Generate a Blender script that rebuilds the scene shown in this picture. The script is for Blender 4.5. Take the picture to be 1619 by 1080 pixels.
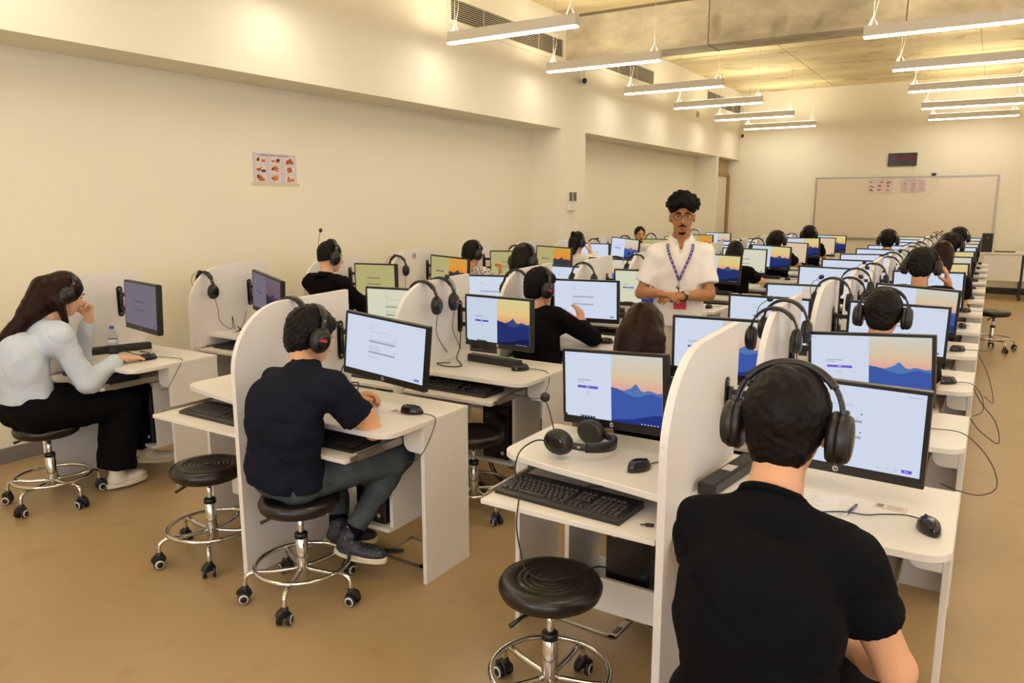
import bpy, bmesh, math, random
import numpy as np
from mathutils import Vector, Matrix, Euler
random.seed(7)
for o in list(bpy.data.objects):
    bpy.data.objects.remove(o)
scene = bpy.context.scene
COL = scene.collection

# ------------------------------------------------------------------ camera
YAW = math.atan(765 / 1219.0)
PITCH = math.atan(215 / 1200.0)
cam = bpy.data.cameras.new('camera')
cam.sensor_fit = 'HORIZONTAL'
cam.sensor_width = 36.0
cam.lens = 36.0 * 1200.0 / 1619.0
cam.clip_start = 0.05
cam.clip_end = 100
camo = bpy.data.objects.new('camera', cam)
COL.objects.link(camo)
camo.location = (0, 0, 1.65)
camo.rotation_euler = (math.pi / 2 - PITCH, 0, YAW)
scene.camera = camo

# ------------------------------------------------------------------ world, exposure
world = bpy.data.worlds.new('world')
scene.world = world
world.use_nodes = True
bg = world.node_tree.nodes['Background']
bg.inputs[0].default_value = (0.8, 0.85, 1.0, 1)
bg.inputs[1].default_value = 0.25
vs = scene.view_settings
vs.view_transform = 'Standard'
vs.look = 'None'
vs.gamma = 1.0
vs.use_curve_mapping = False
vs.exposure = 0.0
LAMP_DOWN = 30.5
LAMP_UP = 47.0
ADDED_WINDOW_RIGHT = 2.4  # glow of the made-up windows in the unseen right wall
ADDED_WINDOW_BEHIND = 5.5  # glow of the made-up windows behind the camera
scene.cycles.max_bounces = 6
scene.cycles.diffuse_bounces = 4
scene.cycles.glossy_bounces = 3
scene.cycles.transmission_bounces = 6
scene.cycles.transparent_max_bounces = 6
scene.cycles.sample_clamp_indirect = 4.0
scene.cycles.caustics_reflective = False
scene.cycles.caustics_refractive = False

# ------------------------------------------------------------------ materials
def lin(c):
    out = []
    for v in c[:3]:
        v = v / 255.0
        out.append(v / 12.92 if v <= 0.04045 else ((v + 0.055) / 1.055) ** 2.4)
    return (out[0], out[1], out[2], 1.0)

MATS = {}
def mat(name, rgb, rough=0.5, metal=0.0, noise=None, bump=None, spec=0.5, emit=None, coat=0.0, sheen=0.0):
    """rgb in sRGB 0-255. noise=(scale, amount) colour variation; bump=(scale, strength)."""
    if name in MATS:
        return MATS[name]
    m = bpy.data.materials.new(name)
    m.use_nodes = True
    nt = m.node_tree
    b = nt.nodes['Principled BSDF']
    col = lin(rgb)
    b.inputs['Base Color'].default_value = col
    b.inputs['Roughness'].default_value = rough
    b.inputs['Metallic'].default_value = metal
    b.inputs['Specular IOR Level'].default_value = spec
    if coat:
        b.inputs['Coat Weight'].default_value = coat
    if sheen:
        b.inputs['Sheen Weight'].default_value = sheen
    if noise or bump:
        tc = nt.nodes.new('ShaderNodeTexCoord')
    if noise:
        n = nt.nodes.new('ShaderNodeTexNoise')
        n.inputs['Scale'].default_value = noise[0]
        n.inputs['Detail'].default_value = 5
        nt.links.new(tc.outputs['Object'], n.inputs['Vector'])
        r = nt.nodes.new('ShaderNodeValToRGB')
        a = noise[1]
        r.color_ramp.elements[0].position = 0.3
        r.color_ramp.elements[1].position = 0.7
        r.color_ramp.elements[0].color = tuple(max(0, c * (1 - a)) for c in col[:3]) + (1,)
        r.color_ramp.elements[1].color = tuple(min(1, c * (1 + a)) for c in col[:3]) + (1,)
        nt.links.new(n.outputs['Fac'], r.inputs['Fac'])
        nt.links.new(r.outputs['Color'], b.inputs['Base Color'])
    if bump:
        n2 = nt.nodes.new('ShaderNodeTexNoise')
        n2.inputs['Scale'].default_value = bump[0]
        n2.inputs['Detail'].default_value = 4
        nt.links.new(tc.outputs['Object'], n2.inputs['Vector'])
        bp = nt.nodes.new('ShaderNodeBump')
        bp.inputs['Strength'].default_value = bump[1]
        bp.inputs['Distance'].default_value = 0.01
        nt.links.new(n2.outputs['Fac'], bp.inputs['Height'])
        nt.links.new(bp.outputs['Normal'], b.inputs['Normal'])
    if emit:
        b.inputs['Emission Color'].default_value = lin(emit[0])
        b.inputs['Emission Strength'].default_value = emit[1]
    MATS[name] = m
    return m

def emat(name, rgb, strength=1.0, sample=False):
    if name in MATS:
        return MATS[name]
    m = bpy.data.materials.new(name)
    m.use_nodes = True
    nt = m.node_tree
    nt.nodes.clear()
    e = nt.nodes.new('ShaderNodeEmission')
    e.inputs[0].default_value = lin(rgb)
    e.inputs[1].default_value = strength
    o = nt.nodes.new('ShaderNodeOutputMaterial')
    nt.links.new(e.outputs[0], o.inputs[0])
    if not sample:
        m.cycles.emission_sampling = 'NONE'
    MATS[name] = m
    return m

M_wall = mat('wall_paint', (241, 234, 212), 0.75, bump=(60, 0.03), noise=(0.8, 0.015))
M_deskw = mat('white_laminate', (229, 224, 215), 0.38, noise=(35, 0.012))
M_part = mat('white_panel', (236, 231, 226), 0.42)
M_edge = mat('white_edge_band', (244, 240, 232), 0.4)
M_black = mat('black_plastic', (22, 22, 23), 0.38)
M_blackg = mat('black_gloss_plastic', (14, 14, 15), 0.16)
M_matte = mat('black_soft_plastic', (26, 25, 25), 0.6)
M_pad = mat('black_leatherette', (24, 22, 21), 0.42, bump=(120, 0.1))
M_key = mat('black_keycap', (34, 32, 31), 0.45)
M_legend = mat('key_legend_grey', (150, 150, 150), 0.5)
M_chrome = mat('chrome', (215, 213, 208), 0.12, metal=1.0)
M_steel = mat('brushed_steel', (160, 155, 146), 0.35, metal=0.9)
M_alu = mat('painted_aluminium', (226, 220, 208), 0.45)
M_seat = mat('black_vinyl', (20, 17, 16), 0.3, bump=(90, 0.05))
M_white = mat('white_plastic', (232, 228, 220), 0.4)
M_tyre = mat('white_rubber_ring', (225, 222, 215), 0.5)
M_red = mat('red_mark', (190, 40, 45), 0.5)
M_base = mat('grey_baseboard', (120, 116, 112), 0.55)
M_wood = mat('brown_door_frame', (150, 122, 84), 0.5, noise=(6, 0.1))
M_doorw = mat('cream_door_leaf', (226, 216, 196), 0.5)
M_vent = mat('beige_grille', (176, 162, 140), 0.5)
M_dark = mat('dark_void', (40, 36, 32), 0.8)
M_cable = mat('black_cable', (18, 18, 18), 0.5)
M_wire = mat('pale_wire', (214, 206, 190), 0.5)
M_paper = mat('white_paper', (236, 232, 226), 0.7)

def floor_material():
    m = mat('beige_resin_floor', (168, 143, 104), 0.34, noise=(1.3, 0.05), bump=(9, 0.02))
    nt = m.node_tree
    b = nt.nodes['Principled BSDF']
    src = b.inputs['Base Color'].links[0].from_socket
    tc = nt.nodes.new('ShaderNodeTexCoord')
    mp = nt.nodes.new('ShaderNodeMapping')
    mp.inputs['Location'].default_value = (1.06, 0.62, 0)
    br = nt.nodes.new('ShaderNodeTexBrick')
    br.offset = 0.0
    br.inputs['Color1'].default_value = (1, 1, 1, 1)
    br.inputs['Color2'].default_value = (1, 1, 1, 1)
    br.inputs['Mortar'].default_value = (0.78, 0.76, 0.74, 1)
    br.inputs['Scale'].default_value = 1.0
    br.inputs['Mortar Size'].default_value = 0.0022
    br.inputs['Mortar Smooth'].default_value = 0.6
    br.inputs['Brick Width'].default_value = 2.4
    br.inputs['Row Height'].default_value = 3.0
    mx = nt.nodes.new('ShaderNodeMixRGB')
    mx.blend_type = 'MULTIPLY'
    mx.inputs[0].default_value = 1.0
    nt.links.new(tc.outputs['Object'], mp.inputs['Vector'])
    nt.links.new(mp.outputs['Vector'], br.inputs['Vector'])
    nt.links.new(src, mx.inputs[1])
    nt.links.new(br.outputs['Color'], mx.inputs[2])
    # scuffs and small dark specks of wear
    n = nt.nodes.new('ShaderNodeTexNoise')
    n.inputs['Scale'].default_value = 5.0
    n.inputs['Detail'].default_value = 8
    rr = nt.nodes.new('ShaderNodeValToRGB')
    rr.color_ramp.elements[0].position = 0.28
    rr.color_ramp.elements[0].color = (0.8, 0.78, 0.76, 1)
    rr.color_ramp.elements[1].position = 0.42
    rr.color_ramp.elements[1].color = (1, 1, 1, 1)
    nt.links.new(tc.outputs['Object'], n.inputs['Vector'])
    nt.links.new(n.outputs['Fac'], rr.inputs['Fac'])
    mx2 = nt.nodes.new('ShaderNodeMixRGB')
    mx2.blend_type = 'MULTIPLY'
    mx2.inputs[0].default_value = 0.6
    nt.links.new(mx.outputs[0], mx2.inputs[1])
    nt.links.new(rr.outputs['Color'], mx2.inputs[2])
    nt.links.new(mx2.outputs[0], b.inputs['Base Color'])
    return m
M_floor = floor_material()

def concrete(name, c1, c2, streak):
    m = bpy.data.materials.new(name)
    m.use_nodes = True
    nt = m.node_tree
    b = nt.nodes['Principled BSDF']
    b.inputs['Roughness'].default_value = 0.8
    tc = nt.nodes.new('ShaderNodeTexCoord')
    mp = nt.nodes.new('ShaderNodeMapping')
    mp.inputs['Scale'].default_value = streak
    n = nt.nodes.new('ShaderNodeTexNoise')
    n.inputs['Scale'].default_value = 1.0
    n.inputs['Detail'].default_value = 8
    n.inputs['Roughness'].default_value = 0.62
    r = nt.nodes.new('ShaderNodeValToRGB')
    r.color_ramp.elements[0].position = 0.34
    r.color_ramp.elements[1].position = 0.66
    r.color_ramp.elements[0].color = lin(c1)
    r.color_ramp.elements[1].color = lin(c2)
    nt.links.new(tc.outputs['Object'], mp.inputs['Vector'])
    nt.links.new(mp.outputs['Vector'], n.inputs['Vector'])
    nt.links.new(n.outputs['Fac'], r.inputs['Fac'])
    # pores and darker patches
    v = nt.nodes.new('ShaderNodeTexNoise')
    v.inputs['Scale'].default_value = 2.3
    v.inputs['Detail'].default_value = 2
    r2 = nt.nodes.new('ShaderNodeValToRGB')
    r2.color_ramp.elements[0].position = 0.30
    r2.color_ramp.elements[0].color = (0.66, 0.63, 0.58, 1)
    r2.color_ramp.elements[1].position = 0.40
    r2.color_ramp.elements[1].color = (1, 1, 1, 1)
    nt.links.new(tc.outputs['Object'], v.inputs['Vector'])
    nt.links.new(v.outputs['Fac'], r2.inputs['Fac'])
    mx = nt.nodes.new('ShaderNodeMixRGB')
    mx.blend_type = 'MULTIPLY'
    mx.inputs[0].default_value = 1
    nt.links.new(r.outputs['Color'], mx.inputs[1])
    nt.links.new(r2.outputs['Color'], mx.inputs[2])
    nt.links.new(mx.outputs[0], b.inputs['Base Color'])
    bp = nt.nodes.new('ShaderNodeBump')
    bp.inputs['Strength'].default_value = 0.25
    bp.inputs['Distance'].default_value = 0.02
    nt.links.new(n.outputs['Fac'], bp.inputs['Height'])
    nt.links.new(bp.outputs['Normal'], b.inputs['Normal'])
    MATS[name] = m
    return m
M_ceil = concrete('board_marked_concrete', (204, 186, 142), (232, 216, 172), (0.35, 1.6, 1))
M_beam = concrete('rough_concrete', (172, 160, 136), (222, 210, 180), (1.6, 3, 3))

# ------------------------------------------------------------------ mesh helpers
class MB:
    def __init__(self):
        self.v = []
        self.f = []
        self.m = []
        self.s = []
        self.mats = []
        self.cur = 0
        self.smooth = False
    def use(self, m):
        if m not in self.mats:
            self.mats.append(m)
        self.cur = self.mats.index(m)
        return self
    def add(self, vs_, fs_, smooth=None):
        o = len(self.v)
        self.v += [tuple(p) for p in vs_]
        for f in fs_:
            self.f.append(tuple(i + o for i in f))
            self.m.append(self.cur)
            self.s.append(self.smooth if smooth is None else smooth)
        return self
    def box(self, x0, x1, y0, y1, z0, z1, M=None):
        vs_ = [(x, y, z) for z in (z0, z1) for y in (y0, y1) for x in (x0, x1)]
        if M is not None:
            vs_ = [tuple(M @ Vector(p)) for p in vs_]
        return self.add(vs_, [(0, 2, 3, 1), (4, 5, 7, 6), (0, 1, 5, 4), (2, 6, 7, 3), (0, 4, 6, 2), (1, 3, 7, 5)], False)
    def bbox(self, x0, x1, y0, y1, z0, z1, c=0.004, M=None):
        """box with chamfered vertical and horizontal edges"""
        out = [(x0 + c, y0), (x1 - c, y0), (x1, y0 + c), (x1, y1 - c), (x1 - c, y1), (x0 + c, y1), (x0, y1 - c), (x0, y0 + c)]
        return self.prism(out, z0, z1, c, M)
    def prism(self, out, z0, z1, c=0.0, M=None, axis='z'):
        """outline (ccw list of 2D points) extruded z0..z1, chamfer c at both rims."""
        n = len(out)
        rings = []
        if c > 0:
            ins = inset(out, c)
            rings = [(ins, z0), (out, z0 + c), (out, z1 - c), (ins, z1)]
        else:
            rings = [(out, z0), (out, z1)]
        vs_ = []
        for r, z in rings:
            for (a, b) in r:
                if axis == 'z':
                    p = (a, b, z)
                elif axis == 'x':
                    p = (z, a, b)
                else:
                    p = (a, -z, b)
                vs_.append(p)
        if M is not None:
            vs_ = [tuple(M @ Vector(p)) for p in vs_]
        fs_ = [tuple(range(n))[::-1], tuple(range((len(rings) - 1) * n, len(rings) * n))]
        for k in range(len(rings) - 1):
            for i in range(n):
                j = (i + 1) % n
                fs_.append((k * n + i, k * n + j, (k + 1) * n + j, (k + 1) * n + i))
        return self.add(vs_, fs_, False)
    def tube(self, pts, r, seg=8, cap=True, closed=False):
        pts = [Vector(p) for p in pts]
        n = len(pts)
        rr = r if isinstance(r, (list, tuple)) else [r] * n
        vs_, fs_ = [], []
        t0 = (pts[1] - pts[0]).normalized()
        ref = Vector((0, 0, 1)) if abs(t0.z) < 0.9 else Vector((1, 0, 0))
        nrm = t0.cross(ref).normalized()
        for i, p in enumerate(pts):
            if closed:
                t = (pts[(i + 1) % n] - pts[(i - 1) % n]).normalized()
            else:
                t = (pts[min(i + 1, n - 1)] - pts[max(i - 1, 0)]).normalized()
            nrm = (nrm - t * nrm.dot(t))
            if nrm.length < 1e-6:
                nrm = t.orthogonal()
            nrm.normalize()
            b = t.cross(nrm)
            for k in range(seg):
                a = 2 * math.pi * k / seg
                vs_.append(p + (nrm * math.cos(a) + b * math.sin(a)) * rr[i])
        m = n if closed else n - 1
        for i in range(m):
            j = (i + 1) % n
            for k in range(seg):
                l = (k + 1) % seg
                fs_.append((i * seg + k, i * seg + l, j * seg + l, j * seg + k))
        if cap and not closed:
            fs_.append(tuple(range(seg))[::-1])
            fs_.append(tuple(range((n - 1) * seg, n * seg)))
        return self.add(vs_, fs_, True)
    def lathe(self, prof, seg=24, M=None, smooth=True):
        """prof: list of (r, z)"""
        vs_, fs_ = [], []
        n = len(prof)
        for (r, z) in prof:
            for k in range(seg):
                a = 2 * math.pi * k / seg
                vs_.append((r * math.cos(a), r * math.sin(a), z))
        for i in range(n - 1):
            for k in range(seg):
                l = (k + 1) % seg
                fs_.append((i * seg + k, i * seg + l, (i + 1) * seg + l, (i + 1) * seg + k))
        fs_.append(tuple(range(seg))[::-1])
        fs_.append(tuple(range((n - 1) * seg, n * seg)))
        if M is not None:
            vs_ = [tuple(M @ Vector(p)) for p in vs_]
        return self.add(vs_, fs_, smooth)
    def quad(self, a, b, c, d):
        return self.add([a, b, c, d], [(0, 1, 2, 3)], False)
    def data(self, name):
        me = bpy.data.meshes.new(name)
        me.from_pydata(self.v, [], self.f)
        for m in self.mats:
            me.materials.append(m)
        me.polygons.foreach_set('material_index', self.m)
        me.polygons.foreach_set('use_smooth', self.s)
        me.update()
        return me
    def build(self, name, parent=None, label=None, loc=None):
        o = bpy.data.objects.new(name, self.data(name))
        COL.objects.link(o)
        if parent is not None:
            o.parent = parent
        if loc is not None:
            o.location = loc
        if label:
            o['label'] = label
        return o

def inset(out, c):
    n = len(out)
    res = []
    for i in range(n):
        p0, p1, p2 = Vector(out[i - 1]), Vector(out[i]), Vector(out[(i + 1) % n])
        d1, d2 = (p1 - p0), (p2 - p1)
        if d1.length < 1e-9 or d2.length < 1e-9:
            res.append(tuple(p1)); continue
        d1.normalize(); d2.normalize()
        n1, n2 = Vector((-d1.y, d1.x)), Vector((-d2.y, d2.x))
        b = n1 + n2
        if b.length < 1e-6:
            res.append(tuple(p1 + n1 * c)); continue
        b.normalize()
        res.append(tuple(p1 + b * (c / max(0.4, b.dot(n1)))))
    return res

def arc(cx, cy, r, a0, a1, n):
    return [(cx + r * math.cos(math.radians(a0 + (a1 - a0) * i / n)), cy + r * math.sin(math.radians(a0 + (a1 - a0) * i / n))) for i in range(n + 1)]

def spline(pts, n=8):
    P_ = [Vector(p) for p in pts]
    P_ = [P_[0] * 2 - P_[1]] + P_ + [P_[-1] * 2 - P_[-2]]
    out = []
    for i in range(1, len(P_) - 2):
        a, b, c, d = P_[i - 1], P_[i], P_[i + 1], P_[i + 2]
        for k in range(n):
            t = k / n
            out.append(0.5 * ((2 * b) + (c - a) * t + (2 * a - 5 * b + 4 * c - d) * t * t + (-a + 3 * b - 3 * c + d) * t ** 3))
    out.append(P_[-2])
    return out

def tag(o, label, cat, group=None):
    o['label'] = label
    o['category'] = cat
    if group:
        o['group'] = group
    return o
def structure(o):
    o['kind'] = 'structure'
    return o
def empty(name, loc, rz=0.0, rot=None):
    o = bpy.data.objects.new(name, None)
    COL.objects.link(o)
    o.location = loc
    o.rotation_euler = rot if rot is not None else (0, 0, rz)
    o.empty_display_size = 0.1
    return o
KIDS = {}
def copy_tree(o, parent=None):
    c = o.copy()
    COL.objects.link(c)
    if parent is not None:
        c.parent = parent
    for ch in list(o.children):
        copy_tree(ch, c)
    return c
ORD = ['nearest', 'second', 'third', 'fourth', 'fifth', 'sixth', 'seventh', 'eighth', 'ninth', 'tenth', 'eleventh', 'twelfth']
# ------------------------------------------------------------------ the room
XN, XU, XR = -5.30, -4.85, 3.6     # niche wall, upper wall face, right wall
YB, YF, ZC = 17.05, -3.2, 4.02
ZS = 2.63                          # niche soffit height
b = MB().use(M_floor); b.box(XN - .2, XR + .2, YF - .2, YB + .2, -0.12, 0.0)
structure(b.build('floor'))
b = MB().use(M_ceil)
b.box(XN - .2, XR + .2, YF - .2, YB + .2, ZC, ZC + .15)
structure(b.build('ceiling'))
# plank joints of the shuttered ceiling
b = MB().use(mat('ceiling_joint', (168, 140, 96), 0.8))
for y in (-1.0, 1.9, 4.8, 6.6, 10.9, 12.6, 14.3, 16.0):
    b.box(XU, XR, y, y + .012, ZC - .003, ZC + .01)
for x in (-3.0, -.4, 2.2):
    b.box(x, x + .01, YF, YB, ZC - .003, ZC + .01)
structure(b.build('trim_1'))
b = MB().use(M_beam)
b.box(XU - .1, XR + .1, 9.03, 9.46, 3.48, ZC + .02)
structure(b.build('ceiling_beam'))
b = MB().use(mat('beam_joint', (120, 106, 84), 0.9))
for x in (-3.0, -.95, 1.1, 3.1):
    b.box(x, x + .012, 9.026, 9.46, 3.476, ZC)
b.box(XU, XR, 9.015, 9.03, ZC - .03, ZC)
structure(b.build('trim_2'))
# left wall: niche back, upper face with soffit, pillars between niches
b = MB().use(M_wall)
b.box(XN - .15, XN, YF - .2, YB + .2, 0, ZS + .1)
b.box(XN, XU, YF, YB + .2, ZS, ZC)
b.box(XN, XU, 8.92, 9.62, 0, ZS)
b.box(XN, XU, 15.50, 15.62, 0, ZS)
structure(b.build('wall_left'))
b = MB().use(M_wall); b.box(XN - .2, XR + .2, YB, YB + .15, 0, ZC)
structure(b.build('wall_back'))
# right wall and the wall behind the camera, each with windows added as fill light
def wall_with_added_windows(name, org, ux, L, wins, n0):
    """org at the wall's start, ux unit vector along it, windows (a, b, z0, z1)"""
    nrm = Vector((-ux[1], ux[0], 0)) if name == 'wall_right' else Vector((0, 1, 0))       # towards the room
    def pt(a, d, z): return (org[0] + ux[0] * a + nrm.x * d, org[1] + ux[1] * a + nrm.y * d, z)
    m = MB().use(M_wall)
    def blk(m, a0, a1, z0, z1, d0=-.15, d1=0.0):
        m.add([pt(a, d, z) for z in (z0, z1) for d in (d0, d1) for a in (a0, a1)], [(0, 2, 3, 1), (4, 5, 7, 6), (0, 1, 5, 4), (2, 6, 7, 3), (0, 4, 6, 2), (1, 3, 7, 5)], False)
    z0, z1 = wins[0][2], wins[0][3]
    blk(m, 0, L, 0, z0); blk(m, 0, L, z1, ZC)
    a = 0
    for w in wins:
        blk(m, a, w[0], z0, z1); a = w[1]
    blk(m, a, L, z0, z1)
    structure(m.build(name))
    for i, w in enumerate(wins):
        m = MB().use(M_alu); t = .05
        blk(m, w[0], w[0] + t, z0, z1, -.12, -.05); blk(m, w[1] - t, w[1], z0, z1, -.12, -.05); blk(m, w[0], w[1], z0, z0 + t, -.12, -.05); blk(m, w[0], w[1], z1 - t, z1, -.12, -.05); blk(m, (w[0] + w[1]) / 2 - .025, (w[0] + w[1]) / 2 + .025, z0, z1, -.12, -.05)
        o = structure(m.build('added_window_%d' % (n0 + i)))
        m = MB().use(emat('added_glow_' + name, (240, 242, 255), ADDED_WINDOW_RIGHT if name == 'wall_right' else ADDED_WINDOW_BEHIND, True)); blk(m, w[0] + .02, w[1] - .02, z0 + .02, z1 - .02, -.14, -.125)  # glowing sheet added behind each frame to brighten the room
        m.build('added_glow_pane', o)
wall_with_added_windows('wall_right', (XR, YF - .2), (0, 1), YB - YF + .4, [(1.0, 3.4, 1.0, 2.7), (4.4, 6.8, 1.0, 2.7), (8.6, 11.0, 1.0, 2.7)], 1)
wall_with_added_windows('wall_front', (XR + .2, YF), (-1, 0), XR - XN + .4, [(1.0, 3.6, 1.1, 3.0), (4.4, 7.0, 1.1, 3.0)], 4)
b = MB().use(M_base)
b.box(XN, XN + .014, YF, 8.92, 0, .1)
b.box(XN, XN + .014, 9.62, 15.5, 0, .1)
b.box(XU, XU + .014, 8.92, 9.62, 0, .1)
b.box(XN, XU + .014, 8.906, 8.92, 0, .1)
structure(b.build('baseboard_left'))
b = MB().use(mat('black_baseboard', (52, 48, 44), .6)); b.box(XU + .01, XR, YB - .014, YB, 0, .12)
structure(b.build('baseboard_back'))
b = MB().use(M_base); b.box(XR - .014, XR, YF, YB, 0, .1)
structure(b.build('baseboard_right'))
# door in its recess
XD = XU - .22
b = MB().use(mat('transom_panel', (176, 158, 124), .6))
b.box(XD - .02, XD, 15.62, YB, 2.33, ZS)
d = structure(b.build('door_1'))
b = MB().use(M_wood)
b.box(XD - .03, XD + .03, 15.62, YB, 2.27, 2.34); b.box(XD - .03, XD + .03, 15.62, 15.70, 0, 2.3); b.box(XD - .03, XD + .03, 16.06, 16.14, 0, 2.3); b.box(XD - .03, XD + .05, 16.93, YB, 0, 2.3)
b.build('door_frame', d)
b = MB().use(M_doorw)
b.box(XD - .02, XD, 15.70, 16.06, 0, 2.27); b.box(XD - .025, XD + .005, 16.14, 16.93, 0.01, 2.27)
b.build('door_leaf', d)
b = MB().use(M_steel)
b.tube([(XD + .03, 16.82, 1.0), (XD + .05, 16.82, 1.0), (XD + .05, 16.70, 1.0)], .008)
b.build('door_handle', d)

# ventilation grilles
def grille(y0, y1, z0, z1, label):
    r = empty('ventilation_grille', (XU, (y0 + y1) / 2, z0))
    tag(r, label, 'air vent', 'ventilation grilles along the left wall')
    w = (y1 - y0) / 2; h = z1 - z0
    m = MB().use(M_wall)
    m.box(0, .015, -w - .05, -w, -.05, h + .05); m.box(0, .015, w, w + .05, -.05, h + .05)
    m.box(0, .015, -w, w, -.05, 0); m.box(0, .015, -w, w, h, h + .05)
    m.build('frame', r)
    m = MB().use(M_dark); m.box(.0005, .003, -w, w, 0, h); m.build('duct_shade_sheet', r)  # dark sheet on the wall stands in for shade behind the slats
    m = MB().use(M_vent)
    n = 10
    for i in range(n):
        z = h * (i + .5) / n
        M = Matrix.Translation((.008, 0, z)) @ Matrix.Rotation(math.radians(35), 4, 'Y')
        m.box(-.007, .007, -w, w, -.0035, .0035, M)
    k = max(2, round((y1 - y0) / .6))
    for i in range(k + 1):
        y = -w + 2 * w * i / k
        m.box(.004, .016, y - .006, y + .006, 0, h)
    m.build('slats', r)
grille(6.55, 8.91, 3.50, 3.71, 'long slatted air vent high on the left wall before the beam')
grille(9.96, 11.98, 3.55, 3.76, 'slatted air vent high on the left wall just past the beam')
grille(14.70, 16.93, 3.57, 3.80, 'slatted air vent high on the left wall nearest the door')

# pendant lamps
M_led = emat('led_diffuser', (255, 246, 232), LAMP_DOWN, True)
M_ledup = emat('led_uplight', (255, 242, 212), LAMP_UP, True)
LZ = 3.2
def make_lamp(L):
    r = empty('pendant_lamp', (0, 0, 0))
    m = MB().use(M_alu)
    h, w = .095, .036
    m.box(-L / 2, L / 2, -w, w, .004, h - .002)
    m.box(-L / 2 - .002, -L / 2, -w, w, 0, h); m.box(L / 2, L / 2 + .002, -w, w, 0, h)
    m.box(-L / 2, L / 2, -w - .002, -w, 0, h); m.box(-L / 2, L / 2, w, w + .002, 0, h)
    m.build('housing', r)
    m = MB().use(M_led); m.box(-L / 2 + .004, L / 2 - .004, -w + .001, w - .001, -.013, .0035); m.build('diffuser', r)
    m = MB().use(M_ledup); m.box(-L / 2 + .01, L / 2 - .01, -w + .004, w - .004, h - .001, h + .001); m.build('uplight_strip', r)
    top = ZC - LZ
    m = MB().use(M_wire); m.tube([(L / 2 - .07, 0, h + .09), (L / 2 - .07, 0, top)], .0022, 5)
    m.tube([(L / 2 - .11, 0, h), (L / 2 - .07, 0, h + .09), (L / 2 - .03, 0, h)], .0022, 5); m.build('suspension_wire', r)
    m = MB().use(M_wire); m.tube([(-L / 2 + .07, 0, h + .09), (-L / 2 + .07, 0, top)], .0022, 5)
    m.tube([(-L / 2 + .11, 0, h), (-L / 2 + .07, 0, h + .09), (-L / 2 + .03, 0, h)], .0022, 5); m.build('suspension_wire', r)
    m = MB().use(M_wire)
    m.tube(spline([(-L / 2 + .05, .01, h), (-L / 2 + .09, .015, h + .16), (-L / 2 + .11, .012, h + .32), (-L / 2 + .08, .008, h + .6), (-L / 2 + .085, .005, top)]), .003, 5)
    m.build('power_cable', r)
    return r
lampL = make_lamp(1.39)
pl = [(-3.94, 6.24, 'left'), (-3.92, 8.15, 'left'), (-3.88, 10.30, 'left'), (-3.86, 12.22, 'left'), (-3.84, 14.3, 'left'), (-3.85, 16.27, 'left'),
      (-.50, 8.10, 'right'), (-.47, 10.20, 'right'), (-.48, 12.20, 'right'), (-.48, 14.40, 'right'), (-.50, 16.27, 'right')]
cnt = {'left': 0, 'right': 0}
NM = ['nearest', 'second', 'third', 'fourth', 'fifth', 'sixth and farthest']
for i, (x, y, s) in enumerate(pl):
    o = lampL if i == 0 else copy_tree(lampL)
    o.location = (x, y, LZ)
    k = cnt[s]; cnt[s] += 1
    nm = NM[k] if not (s == 'right' and k == 4) else 'fifth and farthest'
    tag(o, f'lit white linear pendant lamp, {nm} of the {s} row under the ceiling', 'lamp', f'linear pendant lamps, {s} row')
# unseen lamps added for light, over the camera side and along the right wall
hid = [(-3.94, 4.2), (-3.94, 2.2), (-3.94, .2), (-3.94, -1.8), (-.50, 6.1), (-.50, 4.1), (-.50, 2.1), (-.50, .1), (-.50, -1.9)] + [(2.6, -1.9 + 2.03 * i) for i in range(10)]
for hi_, (x, y) in enumerate(hid):
    o = copy_tree(lampL)
    o.location = (x, y, LZ)
    side = 'right hand wall' if x > 1 else 'camera side of the room'
    w_ = ORD[hi_ - 9] if hi_ > 8 else (ORD[hi_] if hi_ < 4 else ORD[hi_ - 4])
    s_ = 'right wall row' if hi_ > 8 else ('left row, camera side' if hi_ < 4 else 'middle row, camera side')
    tag(o, f'linear pendant lamp out of view, {w_} of the {s_}', 'lamp', 'linear pendant lamps out of view')

# wall and ceiling fittings
def sec_cam(x, y, z, label, top):
    r = empty('security_camera', (x, y, z)); tag(r, label, 'camera', 'small security cameras')
    m = MB().use(M_white); m.lathe([(.02, 0), (.045, .01), (.05, .04), (.045, .07), (.03, .085)], 16, Matrix.Translation((0, 0, -.04)) @ Matrix.Rotation(0, 4, 'X'))
    m.build('housing', r)
    m = MB().use(M_blackg)
    m.lathe([(.03, 0), (.034, .02), (.026, .045), (.008, .052)], 16, Matrix.Translation((.02, -.03, 0)) @ Matrix.Rotation(math.radians(70), 4, 'X') @ Matrix.Rotation(math.radians(35), 4, 'Y')); m.build('lens', r)
    m = MB().use(M_wire); m.tube([(0, 0, .04), (0, 0, top)], .006, 6); m.build('conduit', r)
sec_cam(XU + .05, 9.45, 3.27, 'small white security camera with black eye under the beam end', .21)
sec_cam(XU + .06, 16.95, 3.12, 'small security camera in the back left corner by the lamps', .6)
m = MB().use(mat('grey_sensor', (168, 152, 122), .6)); m.lathe([(.06, 0), (.06, .01), (.04, .025)], 18, Matrix.Translation((XU, 14.2, 3.32)) @ Matrix.Rotation(math.pi / 2, 4, 'Y'))
tag(m.build('wall_sensor'), 'round grey disc on the left wall below the farthest vent', 'sensor')
m = MB().use(M_white); m.box(-.06, .06, -.025, .025, -.012, 0); o = m.build('smoke_sensor', None, None, (-1.42, 10.6, ZC))
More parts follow.
